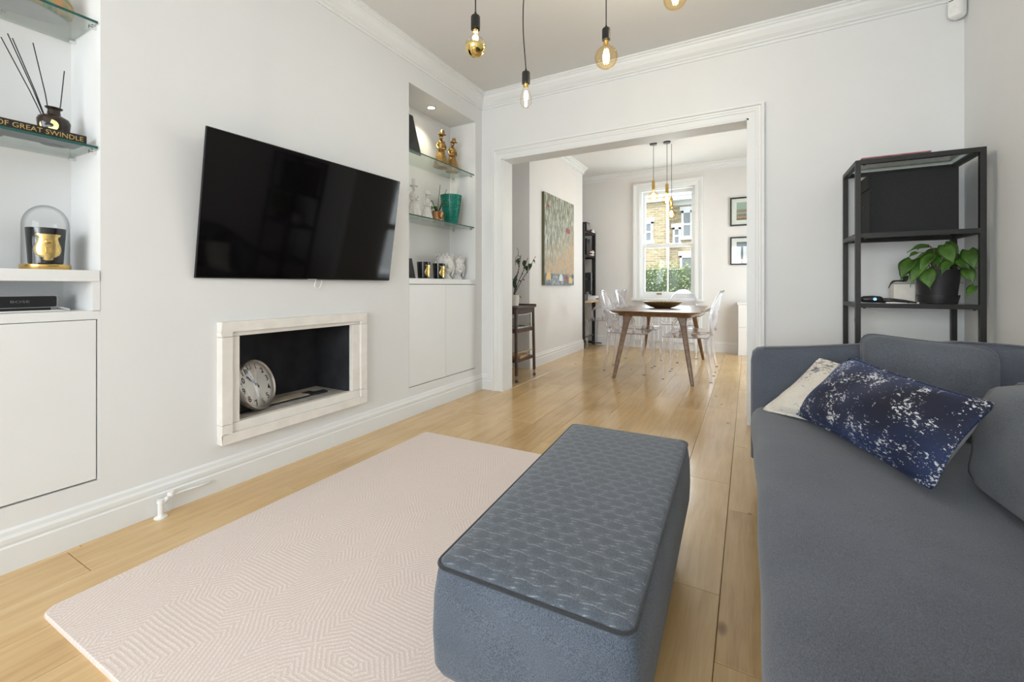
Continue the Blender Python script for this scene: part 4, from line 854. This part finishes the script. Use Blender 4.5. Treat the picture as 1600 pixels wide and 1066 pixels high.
for k in range(60): a = rr.uniform(0, 2*PI); r = .08*math.sqrt(rr.random()); peb.sphere((r*math.cos(a), r*math.sin(a), .180), rr.uniform(.004, .008), 6, 4)
tag(peb.build('pebbles', 'paper', pp), kind='stuff')
def heart_leaf(base, tip, width, droop=.25, fold=.25, n=9, hint=(0, 0, 1)):
    """broad pointed leaf from base (stalk end) to tip; curls down towards the tip"""
    base = Vector(base); tip = Vector(tip); d = tip-base; ln = d.length; t = d.normalized(); s = t.cross(Vector(hint))
    if s.length < .05: s = Vector((1, .2, 0)).cross(t)
    # tilt the blade towards the viewer-facing side so the face of the leaf is seen
    s.normalize(); nn = s.cross(t).normalized(); rows = []
    for i in range(n+1):
        u = i/n; w = width*.5*(math.sin(PI*min(1, u*1.02+.10)**.75) if u < .97 else .03); w = max(w, .0015)
        c = base+d*u+nn*(ln*droop*math.sin(PI*u)); lobe = -t*(width*.16*max(0, 1-u*5))
        row = []
        for k in (-1, -.55, 0, .55, 1): row.append(c+s*(w*k)+nn*(fold*w*abs(k)**1.4-.004*(k == 0))+lobe*abs(k))
        for k in (.55, 0, -.55): row.append(c+s*(w*k)+nn*(fold*w*abs(k)**1.4-.004*(k == 0)-.0012)+lobe*abs(k))
        rows.append(row)
    return MB().rings(rows)
LV = [  # base, tip, width
((-0.051, -0.06, 0.322), (-0.154, -0.09, 0.291), 0.032),
((-0.031, -0.04, 0.281), (-0.121, -0.07, 0.249), 0.030),
((-0.125, -0.06, 0.249), (-0.185, -0.1, 0.13), 0.063),
((-0.081, -0.08, 0.247), (-0.15, -0.125, 0.093), 0.060),
((-0.039, -0.07, 0.279), (-0.113, -0.12, 0.154), 0.050),
((-0.074, -0.1, 0.19), (-0.069, -0.14, 0.076), 0.067),
((0.023, -0.02, 0.333), (0.077, -0.06, 0.267), 0.050),
((0.011, -0.06, 0.322), (0.036, -0.11, 0.211), 0.063),
((0.029, -0.08, 0.239), (-0.024, -0.13, 0.15), 0.043),
((-0.033, -0.05, 0.263), (-0.011, -0.1, 0.196), 0.043),
((0.11, -0.05, 0.295), (0.122, -0.1, 0.176), 0.062),
((0.068, -0.05, 0.247), (0.107, -0.09, 0.182), 0.043),
((0.095, -0.06, 0.196), (0.117, -0.1, 0.098), 0.047),
((0.127, -0.07, 0.1), (0.087, -0.1, 0.031), 0.033),
((0.186, 0.0, 0.196), (0.189, -0.02, 0.076), 0.030),
((-0.093, -0.02, 0.293), (-0.136, -0.04, 0.263), 0.023),
((-0.139, -0.03, 0.197), (-0.174, -0.06, 0.128), 0.037),
((-0.052, 0.03, 0.34), (-0.082, 0.02, 0.307), 0.020),
 ((.02, .05, .30), (-.05, .09, .25), .05), ((.07, .04, .27), (.13, .06, .20), .05)]
for k, (a, c, w) in enumerate(LV):
    MB().tube([(a[0]*.15, a[1]*.15, .175), (a[0]*.5, a[1]*.45, .175+(a[2]-.175)*.85+.015), a], [.0022, .0018, .0014], 5).build('stalk', 'stem', pp); heart_leaf(a, c, w*1.25, .10 if k % 2 else .15, .2, hint=(-.35, -.75, .55)).build('leaf', 'leaf', pp, smooth=True)
wp = thing('potted_plant', 'square cream pot with a drooping dark leaf behind the black pot', 'plant', (.825, 3.435, ZS))
MB().box(-.052, .048, -.040, .040, 0, .112).build('pot', 'pot_white', wp, bevel=.004); MB().box(-.046, .042, -.034, .034, .110, .114).build('soil', 'soil', wp)
heart_leaf((-.005, -.02, .128), (-.078, -.035, .088), .036, .25).build('leaf', 'leaf_dark', wp, smooth=True); heart_leaf((.01, 0, .128), (.03, .03, .165), .03, .2).build('leaf', 'leaf_dark', wp, smooth=True)
tp = tag(MB().box(-.075, .075, -.045, .045, 0, .008).build('notebook', 'paper', None, loc=(.76, 3.25, ZS), rot=(0, 0, .15)), 'thin cream notebook under the black straightener', 'notebook')
hs = thing('hair_straightener', 'black hair straightener with round blue light lying on the metal shelf', 'straightener', (.70, 3.20, ZS), rz=math.radians(3))
MB().tube([(-.125, 0, .021), (-.11, 0, .022), (-.07, 0, .0225), (-.035, 0, .022), (-.025, 0, .021)], [.012, .019, .021, .019, .014], 14, 1.0).build('barrel', 'black_plastic', hs, smooth=True)
MB().tube([(-.03, 0, .018), (.03, .004, .018), (.08, 0, .013), (.125, -.01, .006)], [.013, .011, .008, .004], 10).build('arm', 'black_plastic', hs, smooth=True); MB().tube([(-.03, .01, .012), (.04, .014, .010), (.10, .008, .007)], [.010, .009, .006], 8).build('arm', 'black_plastic', hs, smooth=True)
MB().lathe([(.008, 0), (.008, .001), (.0055, .001), (.0055, 0)], n=20).build('light_ring', 'led_blue', hs, loc=(-.062, -.0205, .024), rot=(PI/2, 0, 0)); MB().lathe([(.0055, -.001), (.0055, .001), (1e-4, .001)], n=16).build('button', 'black_plastic', hs, loc=(-.062, -.0195, .024), rot=(PI/2, 0, 0))
pc = MB().tube([(.585, 3.20, ZS+.02), (.577, 3.225, ZS+.012), (.572, 3.255, ZS-.01), (.566, 3.28, .80), (.572, 3.29, .70), (.580, 3.29, .55), (.582, 3.3, .30), (.58, 3.42, .05), (.58, 3.47, .02)], .0035, 8).build('power_cable', 'black_plastic', smooth=True); tag(pc, 'thin black power cable hanging beside the shelf post', 'cable')
# motion sensor in the corner
ms = thing('motion_sensor', 'small white motion sensor high in the corner', 'sensor', (1.078, 3.498, 2.585), rz=math.radians(-45))
pl = rrect(-.034, .034, 0, .13, .024, 6); MB().rings([[(x*k, y, .065+(z-.065)*k2) for x, z in pl] for y, k, k2 in ((.03, 1, 1), (-.006, 1, 1), (-.018, .92, .95), (-.024, .75, .85))]).build('housing', 'white_plastic', ms, smooth='auto')
MB().box(-.020, .020, -.026, -.017, .100, .104).build('slot', 'black_plastic', ms); MB().sphere((0, -.020, .045), .022, 14, 8, 1, .35, 1).build('lens', 'white_plastic', ms, smooth=True)

# ------------------------------------------------------------ pendant lamps
def pendant(label, x, y, zs_top, kind, Zceil, group, swing=0.0, sock='black_metal', sr=.0215, sh=.062, canopy='black_metal', power=6, cup=True):
    """cable from the ceiling, socket, glass bulb with glowing filament; zs_top = top of socket"""
    o = thing('pendant_lamp', label, 'lamp', (x, y, zs_top), group=group); h = Zceil-zs_top
    pts = [(swing*4*u*(1-u)*(1+.6*math.sin(5*u)), 0, .012+(h-.02)*u) for u in [k/14 for k in range(15)]]
    MB().tube(pts, .0032, 8).build('cable', 'black_plastic', o, smooth=True)
    if cup: MB().lathe([(.045, h), (.045, h-.018), (.010, h-.024), (1e-4, h-.024)], n=26).build('ceiling_cup', canopy, o, smooth='auto')
    MB().lathe([(1e-4, .016), (.005, .016), (.006, .004), (sr*.85, 0), (sr, -.006), (sr, -sh), (sr*.9, -sh-.002), (sr*.8, -sh+.004)], n=26).build('socket', sock, o, smooth='auto')
    MB().lathe([(.0135, -sh+.008), (.0135, -sh-.014), (.0125, -sh-.016)], n=18).build('bulb_cap', 'brass', o, smooth='auto'); z0 = -sh-.010
    if kind == 'st': prof = [(.013, 0), (.016, -.012), (.026, -.05), (.031, -.075), (.030, -.095), (.022, -.110), (.010, -.117), (1e-4, -.118)]; fil = (.055, .030, .009); R = .05
    else:
        R = {'g95': .0475, 'g125': .0600, 'g80': .066}[kind]; cz = -R-.022
        a0 = math.asin(.013/R); prof = [(.013, 0), (.0145, -.010)]+[(R*math.sin(a0+.25+(PI-a0-.25)*k/16), cz+R*math.cos(a0+.25+(PI-a0-.25)*k/16)) for k in range(17)]; prof[-1] = (1e-4, cz-R); fil = (R+.02, R*.8, R*.28)
    prof = [(r, z0+z) for r, z in prof]
    if kind == 'g95':
        zc = z0-R-.022; up_ = [p for p in prof if p[1] >= zc+.004]; MB().lathe(up_, n=32).build('bulb', 'bulb_clear', o, smooth=True)
        lo = [(R*1.003*math.sin(PI/2-.08+(PI/2+.08)*k/10), zc+R*1.003*math.cos(PI/2-.08+(PI/2+.08)*k/10)) for k in range(11)]; lo[-1] = (1e-4, zc-R*1.003); MB().lathe(lo, n=32).build('mirror_crown', 'mirror_gold', o, smooth=True)
    else: MB().lathe(prof, n=32).build('bulb', 'bulb_clear' if kind == 'st' else 'bulb_amber', o, smooth=True)
    zc = z0-fil[0]; fm = MB(); nl = 6
    for k in range(nl):
        a = 2*PI*k/nl; r = fil[2]; fm.tube([(r*.6*math.cos(a), r*.6*math.sin(a), zc+fil[1]*.8), (r*math.cos(a+.3), r*math.sin(a+.3), zc), (r*.7*math.cos(a+.5), r*.7*math.sin(a+.5), zc-fil[1]*.7)], .0016 if kind != 'g80' else .003, 5)
    if kind == 'g95': fm = MB().sphere((0, 0, z0-.03), .014, 10, 6)
    fo_ = fm.build('filament', 'filament_white' if kind in ('st', 'g95') else 'filament', o)
    l = bpy.data.lights.new('bulb_glow', 'POINT'); l.energy = power; l.color = (.93, .97, 1.0); l.shadow_soft_size = .012; lo_ = bpy.data.objects.new('bulb_glow', l); col.objects.link(lo_); lo_.parent = o; lo_.location = (0, 0, z0-.016 if kind == 'g95' else zc)
    return o
G1 = 'pendant bulbs in the living room'
pendant('hanging bulb with mirrored gold lower half on a black cable', -1.109, 1.673, 2.252, 'g95', CL, G1, 0, power=2)
pendant('hanging teardrop clear bulb on a black cable', -1.039, 2.053, 2.141, 'st', CL, G1, -.012, power=2.5)
pendant('hanging round amber bulb with spiral filament on a black cable', -.664, 2.258, 2.373, 'g125', CL, G1, 0, power=5.5)
pendant('round bulb hanging higher than the other bulbs in the living room', -.341, 2.435, 2.690, 'g125', CL, G1, 0, power=7)
G2 = 'pendant bulbs over the dining table'
def pendant_at(px, lab, x, y, ztop, cup=True): return pendant(lab, x, y, ztop, 'g80', CD, G2, 0, 'brass', .020, .115, power=4, cup=cup)
pendant_at(0, 'round amber bulb with brass socket on its own ceiling cup over the table', -1.096, 5.887, 2.393)
pendant_at(0, 'higher round amber bulb of the pair over the dining table', -.928, 5.90, 2.33)
pendant_at(0, 'lower round amber bulb of the pair over the dining table', -.885, 5.99, 2.155, cup=False)

# ------------------------------------------------------------ dining room
TZ = .732
dt = thing('dining_table', 'walnut dining table with rounded top and splayed legs', 'table', (-.905, 5.50, 0), rz=math.radians(1.5))
def ring_s(x, y, r, z, n=6): return [(a, c, z) for a, c in rrect(-x, x, -y, y, r, n)]
MB().rings([ring_s(.405, .825, .08, TZ-.028), ring_s(.452, .872, .10, TZ-.010), ring_s(.458, .878, .10, TZ-.004), ring_s(.455, .875, .10, TZ)]).build('table_top', 'walnut', dt, smooth='auto')
MB().rings([ring_s(.375, .79, .06, TZ-.058), ring_s(.385, .80, .06, TZ-.028)]).build('apron', 'walnut', dt, smooth='auto')
for sx in (-1, 1):
    for sy in (-1, 1):
        rings = []
        for t, w, d in ((0, .017, .017), (.25, .022, .020), (.7, .027, .024), (.88, .032, .027), (.96, .042, .032), (1.0, .055, .038)):
            cx = sx*(.395-.115*t); cy = sy*(.865-.17*t); rings.append([(cx+a*w, cy+c*d, t*(TZ-.055)) for a, c in ((-1, -1), (1, -1), (1, 1), (-1, 1))])
        MB().rings(rings).build('leg', 'walnut', dt, bevel=.011, seg=3)
bw = thing('fruit_bowl', 'wide shallow dark bronze bowl on the dining table', 'bowl', (-.915, 5.48, TZ), rz=.3)
MB().lathe([(.085, 0), (.095, .003), (.14, .016), (.185, .038), (.214, .062), (.224, .074), (.226, .078), (.217, .076), (.18, .048), (.12, .024), (.06, .014), (1e-4, .012)], n=44, sx=1.0, sy=.82).build('body', 'bowl_bronze', bw, smooth='auto'); MB().lathe([(.07, 0), (.075, .002), (1e-4, .002)], n=24).build('foot', 'bowl_bronze', bw)

def ghost_chair():
    o = thing('ghost_chair', 'clear acrylic armchair', 'chair', (0, 0, 0), group='clear acrylic chairs')         # local: faces +y
    SZ = .462
    def seat_ring(z, k=1.0):
        p = []
        for x, y in rrect(-.245, .245, -.225, .235, .05, 5): p.append((x*k*(1-.12*(0.235-y)/.46), y*k, z))
        return p
    MB().rings([seat_ring(SZ-.014, .985), seat_ring(SZ-.008), seat_ring(SZ), seat_ring(SZ-.003, .94), seat_ring(SZ-.008, .6)]).build('seat', 'acrylic', o, smooth='auto')
    for s in (-1, 1):
        MB().rings([[(s*(.228+e)+a*w, .205+f+c*w, z) for a, c in ((-1, -1), (1, -1), (1, 1), (-1, 1))] for z, w, e, f in ((0, .013, .008, .012), (.2, .016, .004, .006), (SZ-.012, .021, 0, 0))]).build('leg', 'acrylic', o, bevel=.004)
        MB().rings([[(s*(.188+e)+a*w, -.195+f+c*w, z) for a, c in ((-1, -1), (1, -1), (1, 1), (-1, 1))] for z, w, e, f in ((0, .013, .006, -.055), (.2, .016, .003, -.020), (SZ-.012, .020, 0, 0))]).build('leg', 'acrylic', o, bevel=.004)
        arm = [(s*.19, -.215, .73), (s*.235, -.14, .695), (s*.262, -.02, .675), (s*.268, .07, .655), (s*.262, .11, .61), (s*.245, .115, .53), (s*.228, .10, SZ)]
        MB().tube(arm, [.014, .015, .017, .017, .015, .014, .014], 8).build('arm', 'acrylic', o, smooth=True)
    for k_, (x, y) in enumerate(((-.238, .217), (.238, .217), (-.194, -.25), (.194, -.25))): MB().box(x-.012, x+.012, y-.012, y+.012, 0, .005).build('foot_pad', 'rubber', o)
    # oval back: rim and thin curved panel
    def bp(u, v, r=1.0, off=0): return (.20*r*u, -.205-.085*(v*.5+.5)-.045*(1-u*u)+off, SZ+.245+.235*r*v)
    ov = [bp(math.cos(2*PI*k/36), math.sin(2*PI*k/36)) for k in range(37)]
    bo = None; rows = []
    for off in (-.004, .004):
        for r in ((.0, .35, .7, 1.0) if off < 0 else (1.0, .7, .35, .0)): rows.append([bp(math.cos(2*PI*k/36)*max(r, 1e-3), math.sin(2*PI*k/36)*max(r, 1e-3), 1, off) for k in range(36)])
    bo = MB().rings(rows, False, False).build('backrest', 'acrylic', o, smooth='auto'); MB().tube(ov, .012, 8).build('back_rim', 'acrylic', bo, smooth=True)
    for s in (-1, 1): MB().tube([(s*.10, -.205, SZ-.01), (s*.115, -.222, SZ+.05)], .016, 8).build('back_support', 'acrylic', bo, smooth=True)
    return o
ch0 = ghost_chair()
SP = [(-1.245, 5.20, -PI/2, 'clear acrylic armchair on the painting side of the table, nearest the wide opening'), (-1.235, 5.79, -PI/2, 'clear acrylic armchair on the painting side of the table, nearest the window'),
      (-.585, 5.08, PI/2, 'clear acrylic armchair on the table side away from the painting, nearest the wide opening'), (-.59, 5.71, PI/2, 'clear acrylic armchair on the table side away from the painting, nearest the window'),
      (-.86, 6.62, PI, 'clear acrylic armchair at the window end of the table'), (-2.04, 6.84, PI/2, 'clear acrylic armchair pulled up to the black ladder desk')]
for i, (x, y, rz, lab) in enumerate(SP):
    c = ch0 if i == 0 else copy_tree(ch0); c.location = (x, y, 0); c.rotation_euler = (0, 0, rz); c['label'] = lab

# ladder desk in the alcove by the window
ld = thing('ladder_desk', 'black ladder shelf with a wooden desk board in the far alcove', 'desk', (-2.48, 6.87, 0))
for sy in (-1, 1):
    y = sy*.275; MB().box(.135, .19, y-.02, y+.02, 0, 1.99 if sy < 0 else 1.93).build('post', 'black_metal', ld); MB().box(-.20, -.17, y-.015, y+.015, 0, 1.95).build('post', 'black_metal', ld)
    for za, zb_ in ((.04, .06), (1.46, 1.48)): MB().box(-.17, .15, y-.012, y+.012, za, zb_).build('side_rail', 'black_metal', ld)
for z in (1.885, 1.505): MB().box(-.20, .185, -.262, .262, z-.025, z).build('shelf', 'black_metal', ld, bevel=.002)
for bb_ in ((.155, .175, -.262, .262, 1.11, 1.125), (.155, .175, -.262, .262, .16, .18), (-.2, .30, .27, .285, .02, .04)): MB().box(*bb_).build('crossbar', 'black_metal', ld)
MB().box(-.20, .29, -.262, .262, .735, .762).build('desk_board', 'desk_wood', ld, bevel=.003)
sp2 = thing('desk_radio', 'black box radio on top of the ladder shelf', 'radio', (-2.345, 6.74, 1.885)); MB().box(-.09, .07, -.085, .085, 0, .15).build('body', 'black_plastic', sp2, bevel=.012); MB().box(.069, .073, -.07, .07, .025, .125).build('grille', 'mid_grey', sp2, bevel=.002)
for i, (z, mt_, w, lab) in enumerate(((0, 'book_dark', .10, 'dark book at the bottom of the small pile on the ladder shelf top'), (.025, 'book_red', .095, 'red book on the small pile on the ladder shelf top'), (.046, 'book_cream', .085, 'cream book on top of the pile on the ladder shelf'))):
    o = thing('book', lab, 'book', (-2.36, 6.95, 1.885+z), rz=.1*i); hh = (.025, .021, .012)[i]; MB().box(-.10, .10, -w, w, 0, hh).build('cover', mt_, o); MB().box(-.09, .101, -w+.004, w-.004, .003, hh-.003).build('pages', 'paper', o)
bb = thing('storage_bin', 'black bin on the second ladder shelf', 'box', (-2.375, 6.77, 1.505)); MB().box(-.10, .09, -.075, .075, 0, .27).build('body', 'black_plastic', bb, bevel=.006); MB().box(.085, .095, -.06, .06, .20, .25).build('handle', 'black_cloth', bb)
for i, (z, mt_, r) in enumerate(((0, 'book_cream', .0), (.022, 'book_dark', .12), (.045, 'paper', -.1), (.065, 'book_red', .2))):
    o = thing('book', ('cream book at the bottom of the stack on the second ladder shelf', 'dark book on the cream one on the second ladder shelf', 'white book in the stack on the second ladder shelf', 'red book on top of the stack on the second ladder shelf')[i], 'book', (-2.36, 6.92, 1.505+z), rz=r); MB().box(-.09, .10, -.075, .075, 0, .02).build('cover', mt_, o); MB().box(-.085, .102, -.07, .07, .003, .017).build('pages', 'paper', o)
jar = thing('bottle', 'small brass bottle beside the books on the ladder shelf', 'bottle', (-2.33, 7.08, 1.505)); MB().lathe([(.02, 0), (.022, .05), (.012, .06), (.012, .08)], n=14).build('body', 'brass_dull', jar, smooth='auto'); MB().lathe([(.013, .078), (.013, .10), (1e-4, .101)], n=12).build('cap', 'black_plastic', jar)
mo = thing('computer_monitor', 'thin black monitor standing on the ladder desk board', 'monitor', (-2.305, 6.84, .762), rz=.9); MB().box(-.02, .012, -.09, .09, .10, .46).build('screen', 'candle_black', mo, bevel=.006); MB().box(-.03, 0, -.03, .03, .01, .14).build('stand', 'grey_plastic', mo); MB().box(-.06, .06, -.07, .07, 0, .012).build('foot', 'grey_plastic', mo, bevel=.003)
pt = thing('desk_printer', 'small white box on the desk board beside the monitor', 'printer', (-2.255, 6.98, .762)); MB().box(-.05, .05, -.09, .09, 0, .075).build('body', 'white_plastic', pt, bevel=.008); MB().box(.049, .053, -.075, .075, .015, .035).build('slot', 'black_plastic', pt)
pb = tag(MB().box(-.06, .08, -.10, .10, 0, .03).build('paper_stack', 'paper', None, loc=(-2.45, 6.98, .762), rot=(0, 0, .1)), 'loose paper stack on the desk board behind the white box', 'papers')

# painting on the chimney breast
ar = thing('painting', 'tall abstract painting of a city in olive and orange on the chimney breast', 'painting', (-2.31, 5.54, 1.01))
MB().box(0, .035, -.529, .529, 0, 1.195).build('canvas', 'canvas_edge', ar); MB().box(.035, .037, -.527, .527, .002, 1.193).build('picture', 'painting', ar)
plain('paint_yellow', (.62, .42, .14), .6); plain('paint_red', (.27, .055, .05), .6, var=.4, scale=40); plain('paint_white', (.6, .62, .62), .6)
for y, z, w, mt_ in ((-.40, .07, .075, 'paint_yellow'), (.02, .06, .07, 'paint_white'), (.38, .03, .07, 'paint_yellow')):
    ps = MB(); poly = [(y-w, z), (y+w, z), (y+w*.95, z+w*.8), (y+w*.35, z+w*1.35), (y-w*.4, z+w*1.3), (y-w*.9, z+w*.75)]; ps.rings([[(.0365, a, c) for a, c in poly], [(.0385, a, c) for a, c in poly]]).build('painted_shape', mt_, ar)
for y, z, w in ((.28, .78, .085), (-.41, 1.03, .045), (.22, .10, .07)): MB().rings([[(xx, y+w*(1+.2*math.sin(3*k))*math.cos(2*PI*k/12), z+w*.5*(1+.2*math.cos(5*k))*math.sin(2*PI*k/12)) for k in range(12)] for xx in (.0365, .0380)]).build('painted_shape', 'paint_red', ar)
# framed prints on the far wall
for z0, h, pm, lab in ((1.887, .42, 'print_harbour', 'black framed print of a green harbour scene on the far wall'), (1.312, .412, 'print_city', 'black framed glossy city print hanging below the harbour print')):
    o = thing('framed_print', lab, 'picture', (.055, YF, z0)); w = .29; f_ = MB()
    f_.box(-w, -w+.02, -.025, 0, 0, h); f_.box(w-.02, w, -.025, 0, 0, h); f_.box(-w+.02, w-.02, -.025, 0, 0, .02); f_.box(-w+.02, w-.02, -.025, 0, h-.02, h); f_.build('frame', 'black_plastic', o, bevel=.001)
    MB().box(-w+.018, w-.018, -.012, -.002, .018, h-.018).build('mount', 'paper', o); MB().box(-w+.085, w-.085, -.014, -.011, .085, h-.075).build('picture', pm, o); MB().box(-w+.018, w-.018, -.019, -.017, .018, h-.018).build('glass', 'pane', o)
# white boxing by the far wall
bxg = thing('boxed_cupboard', 'low white cupboard beside the far wall under the framed prints', 'cupboard', (.40, YF, 0)); MB().box(-.53, .70, -.20, 0, 0, .735).build('carcass', 'dining_wall', bxg); MB().box(-.54, .70, -.215, 0, .735, .757).build('top', 'dining_wall', bxg, bevel=.003)
MB().box(-.525, .69, -.208, -.199, .01, .40).build('panel', 'dining_wall', bxg, bevel=.003); MB().box(-.525, .69, -.208, -.199, .41, .73).build('panel', 'dining_wall', bxg, bevel=.003)
rd = thing('radiator', 'low white panel radiator under the dining room window', 'radiator', (-1.135, YF-.012, .12)); MB().box(-.52, .52, -.06, -.035, 0, .46).build('panel', 'trim', rd, bevel=.006)
for k in range(17): MB().box(-.50+.06*k, -.47+.06*k, -.067, -.058, .02, .44).build('rib', 'trim', rd, bevel=.004)
MB().box(-.4, -.36, -.04, .010, .1, .36).build('bracket', 'trim', rd); MB().box(.36, .4, -.04, .010, .1, .36).build('bracket', 'trim', rd); MB().tube([(-.5, -.045, .03), (-.5, -.045, -.12)], .009).build('pipe', 'trim', rd); MB().tube([(.5, -.045, .03), (.5, -.045, -.12)], .009).build('pipe', 'trim', rd)

# drinks trolley in the alcove
tr = thing('drinks_trolley', 'dark wooden drinks trolley with glass fronted boxes behind the door jamb', 'trolley', (-2.33, 4.123, 0))
for sx in (-1, 1):
    for sy in (-1, 1):
        x, y = sx*.24, sy*.21; MB().bar((x, y, .07), (x-sx*.012, y-sy*.006, .775), .026).build('leg', 'walnut_dark', tr, bevel=.004)
        w_ = MB().lathe([(.008, .075), (.011, .06), (.009, .035)], (x, y, 0), 10).build('caster', 'brass_dull', tr, smooth='auto'); MB().lathe([(.018, -.007), (.018, .007)], n=14).build('wheel', 'black_plastic', w_, loc=(x, y, .018), rot=(PI/2, 0, .4))
MB().box(-.26, .26, -.225, .225, .765, .785).box(-.26, -.25, -.225, .225, .785, .80).box(-.26, .26, .215, .225, .785, .80).build('top_tray', 'walnut_dark', tr, bevel=.003); MB().box(-.235, .235, -.2, .2, .71, .765).build('top_rail', 'walnut_dark', tr)
MB().box(-.235, .235, -.2, .2, .51, .552).build('middle_shelf', 'walnut_dark', tr, bevel=.002); MB().box(-.24, .24, -.205, .205, .205, .235).build('lower_shelf', 'walnut_dark', tr, bevel=.002)
MB().tube([(.235, -.2, .30), (.235, .2, .30)], .005, 6).build('guard_rail', 'brass_dull', tr)
for yy in (-.1, .1): MB().tube([(.235, yy, .23), (.235, yy, .30)], .004, 6).build('guard_post', 'brass_dull', tr)
plain('silver_box', (.62, .60, .56), .25, .9, var=.15, scale=30)
for nm, y0, y1, x0, x1, face, lab in (('glass_box', -.165, .165, -.04, .222, 'x', 'silver edged glass box on the trolley shelf facing the room'), ('glass_box', -.165, .165, -.22, -.06, 'x', 'silver edged glass box at the back of the trolley shelf')):
    o = thing(nm, lab, 'box', (-2.33, 4.123, .552), group='boxes on the trolley'); e = MB(); w = .012; h = .150
    for yy in (y0, y1-w):
        for xx in (x0, x1-w): e.box(xx, xx+w, yy, yy+w, 0, h)
    for zz_ in (0, h-w):
        for yy in (y0, y1-w): e.box(x0, x1, yy, yy+w, zz_, zz_+w)
        for xx in (x0, x1-w): e.box(xx, xx+w, y0, y1, zz_, zz_+w)
    e.build('edges', 'silver_box', o, bevel=.002); MB().box(x0+.004, x1-.004, y0+.004, y1-.004, .004, h-.004).build('panes', 'dome', o); MB().lathe([(.05, .012), (.055, .02), (.05, .09), (.03, .10), (1e-4, .10)], ((x0+x1)/2, 0, 0), 18).build('content', 'grey_plastic', o, smooth='auto')
bt = thing('bottle', 'amber glass bottle on the lower trolley shelf', 'bottle', (-2.30, 3.98, .235)); MB().lathe([(.034, 0), (.036, .004), (.036, .15), (.014, .19), (.013, .245)], n=22).build('body', 'amber', bt, smooth='auto'); MB().lathe([(.015, .235), (.015, .262), (1e-4, .263)], n=16).build('cap', 'black_plastic', bt); MB().lathe([(.0365, .04), (.0365, .12)], n=22).build('paper_label', 'book_cream', bt)
bd2 = tag(MB().box(-.12, .10, -.13, .10, 0, .030).build('chopping_board', 'oak_board', None, loc=(-2.20, 4.12, .235), rot=(0, 0, .1), bevel=.004), 'wooden board lying on the lower trolley shelf', 'board')
pv = thing('potted_plant', 'bare stemmed plant in a cream pot on the drinks trolley', 'plant', (-2.235, 4.115, .785))
MB().lathe([(.052, 0), (.056, .004), (.064, .115), (.066, .12), (.060, .12), (.058, .10)], n=30).build('pot', 'pot_white', pv, smooth='auto'); MB().lathe([(.059, .098), (.059, .104), (1e-4, .106)], n=20).build('soil', 'soil', pv)
for tip in ((.03, .12, .56), (.04, .27, .535), (.04, .47, .565)):
    T_ = Vector(tip); s_ = MB().tube([(0, 0, .10), T_*.35+Vector((0, .0, .08)), T_*.7+Vector((.004, -.004, .02)), T_], [.005, .0045, .004, .003], 6).build('stem', 'dry_stem', pv)
    for u in (.45, .6, .72): q = T_*u+Vector((0, 0, .03)); MB().sphere(q, .009, 8, 5).build('bud', 'dry_stem', s_)
for a, c, w in (((.01, .02, .20), (.02, .055, .36), .06), ((.0, .04, .17), (-.02, .01, .30), .05), ((.03, .215, .50), (.03, .20, .41), .05), ((.03, .235, .44), (.03, .26, .37), .05), ((.035, .34, .47), (.05, .30, .39), .05), ((.03, .10, .52), (.03, -.02, .44), .035), ((.03, .07, .50), (.03, .06, .43), .03), ((.0, .03, .12), (.03, .13, .085), .03), ((.035, .42, .52), (.04, .45, .48), .025)):
    heart_leaf(a, c, w, .1).build('leaf', 'leaf_dark', pv, smooth=True)
MB().tube([(.03, .11, .53), (.03, .05, .55), (.03, 0, .52), (.03, -.02, .47)], .003, 6).build('stem', 'leaf_dark', pv); MB().tube([(.03, .05, .55), (.03, .06, .60), (.03, .02, .63)], .0025, 6).build('stem', 'dry_stem', pv)
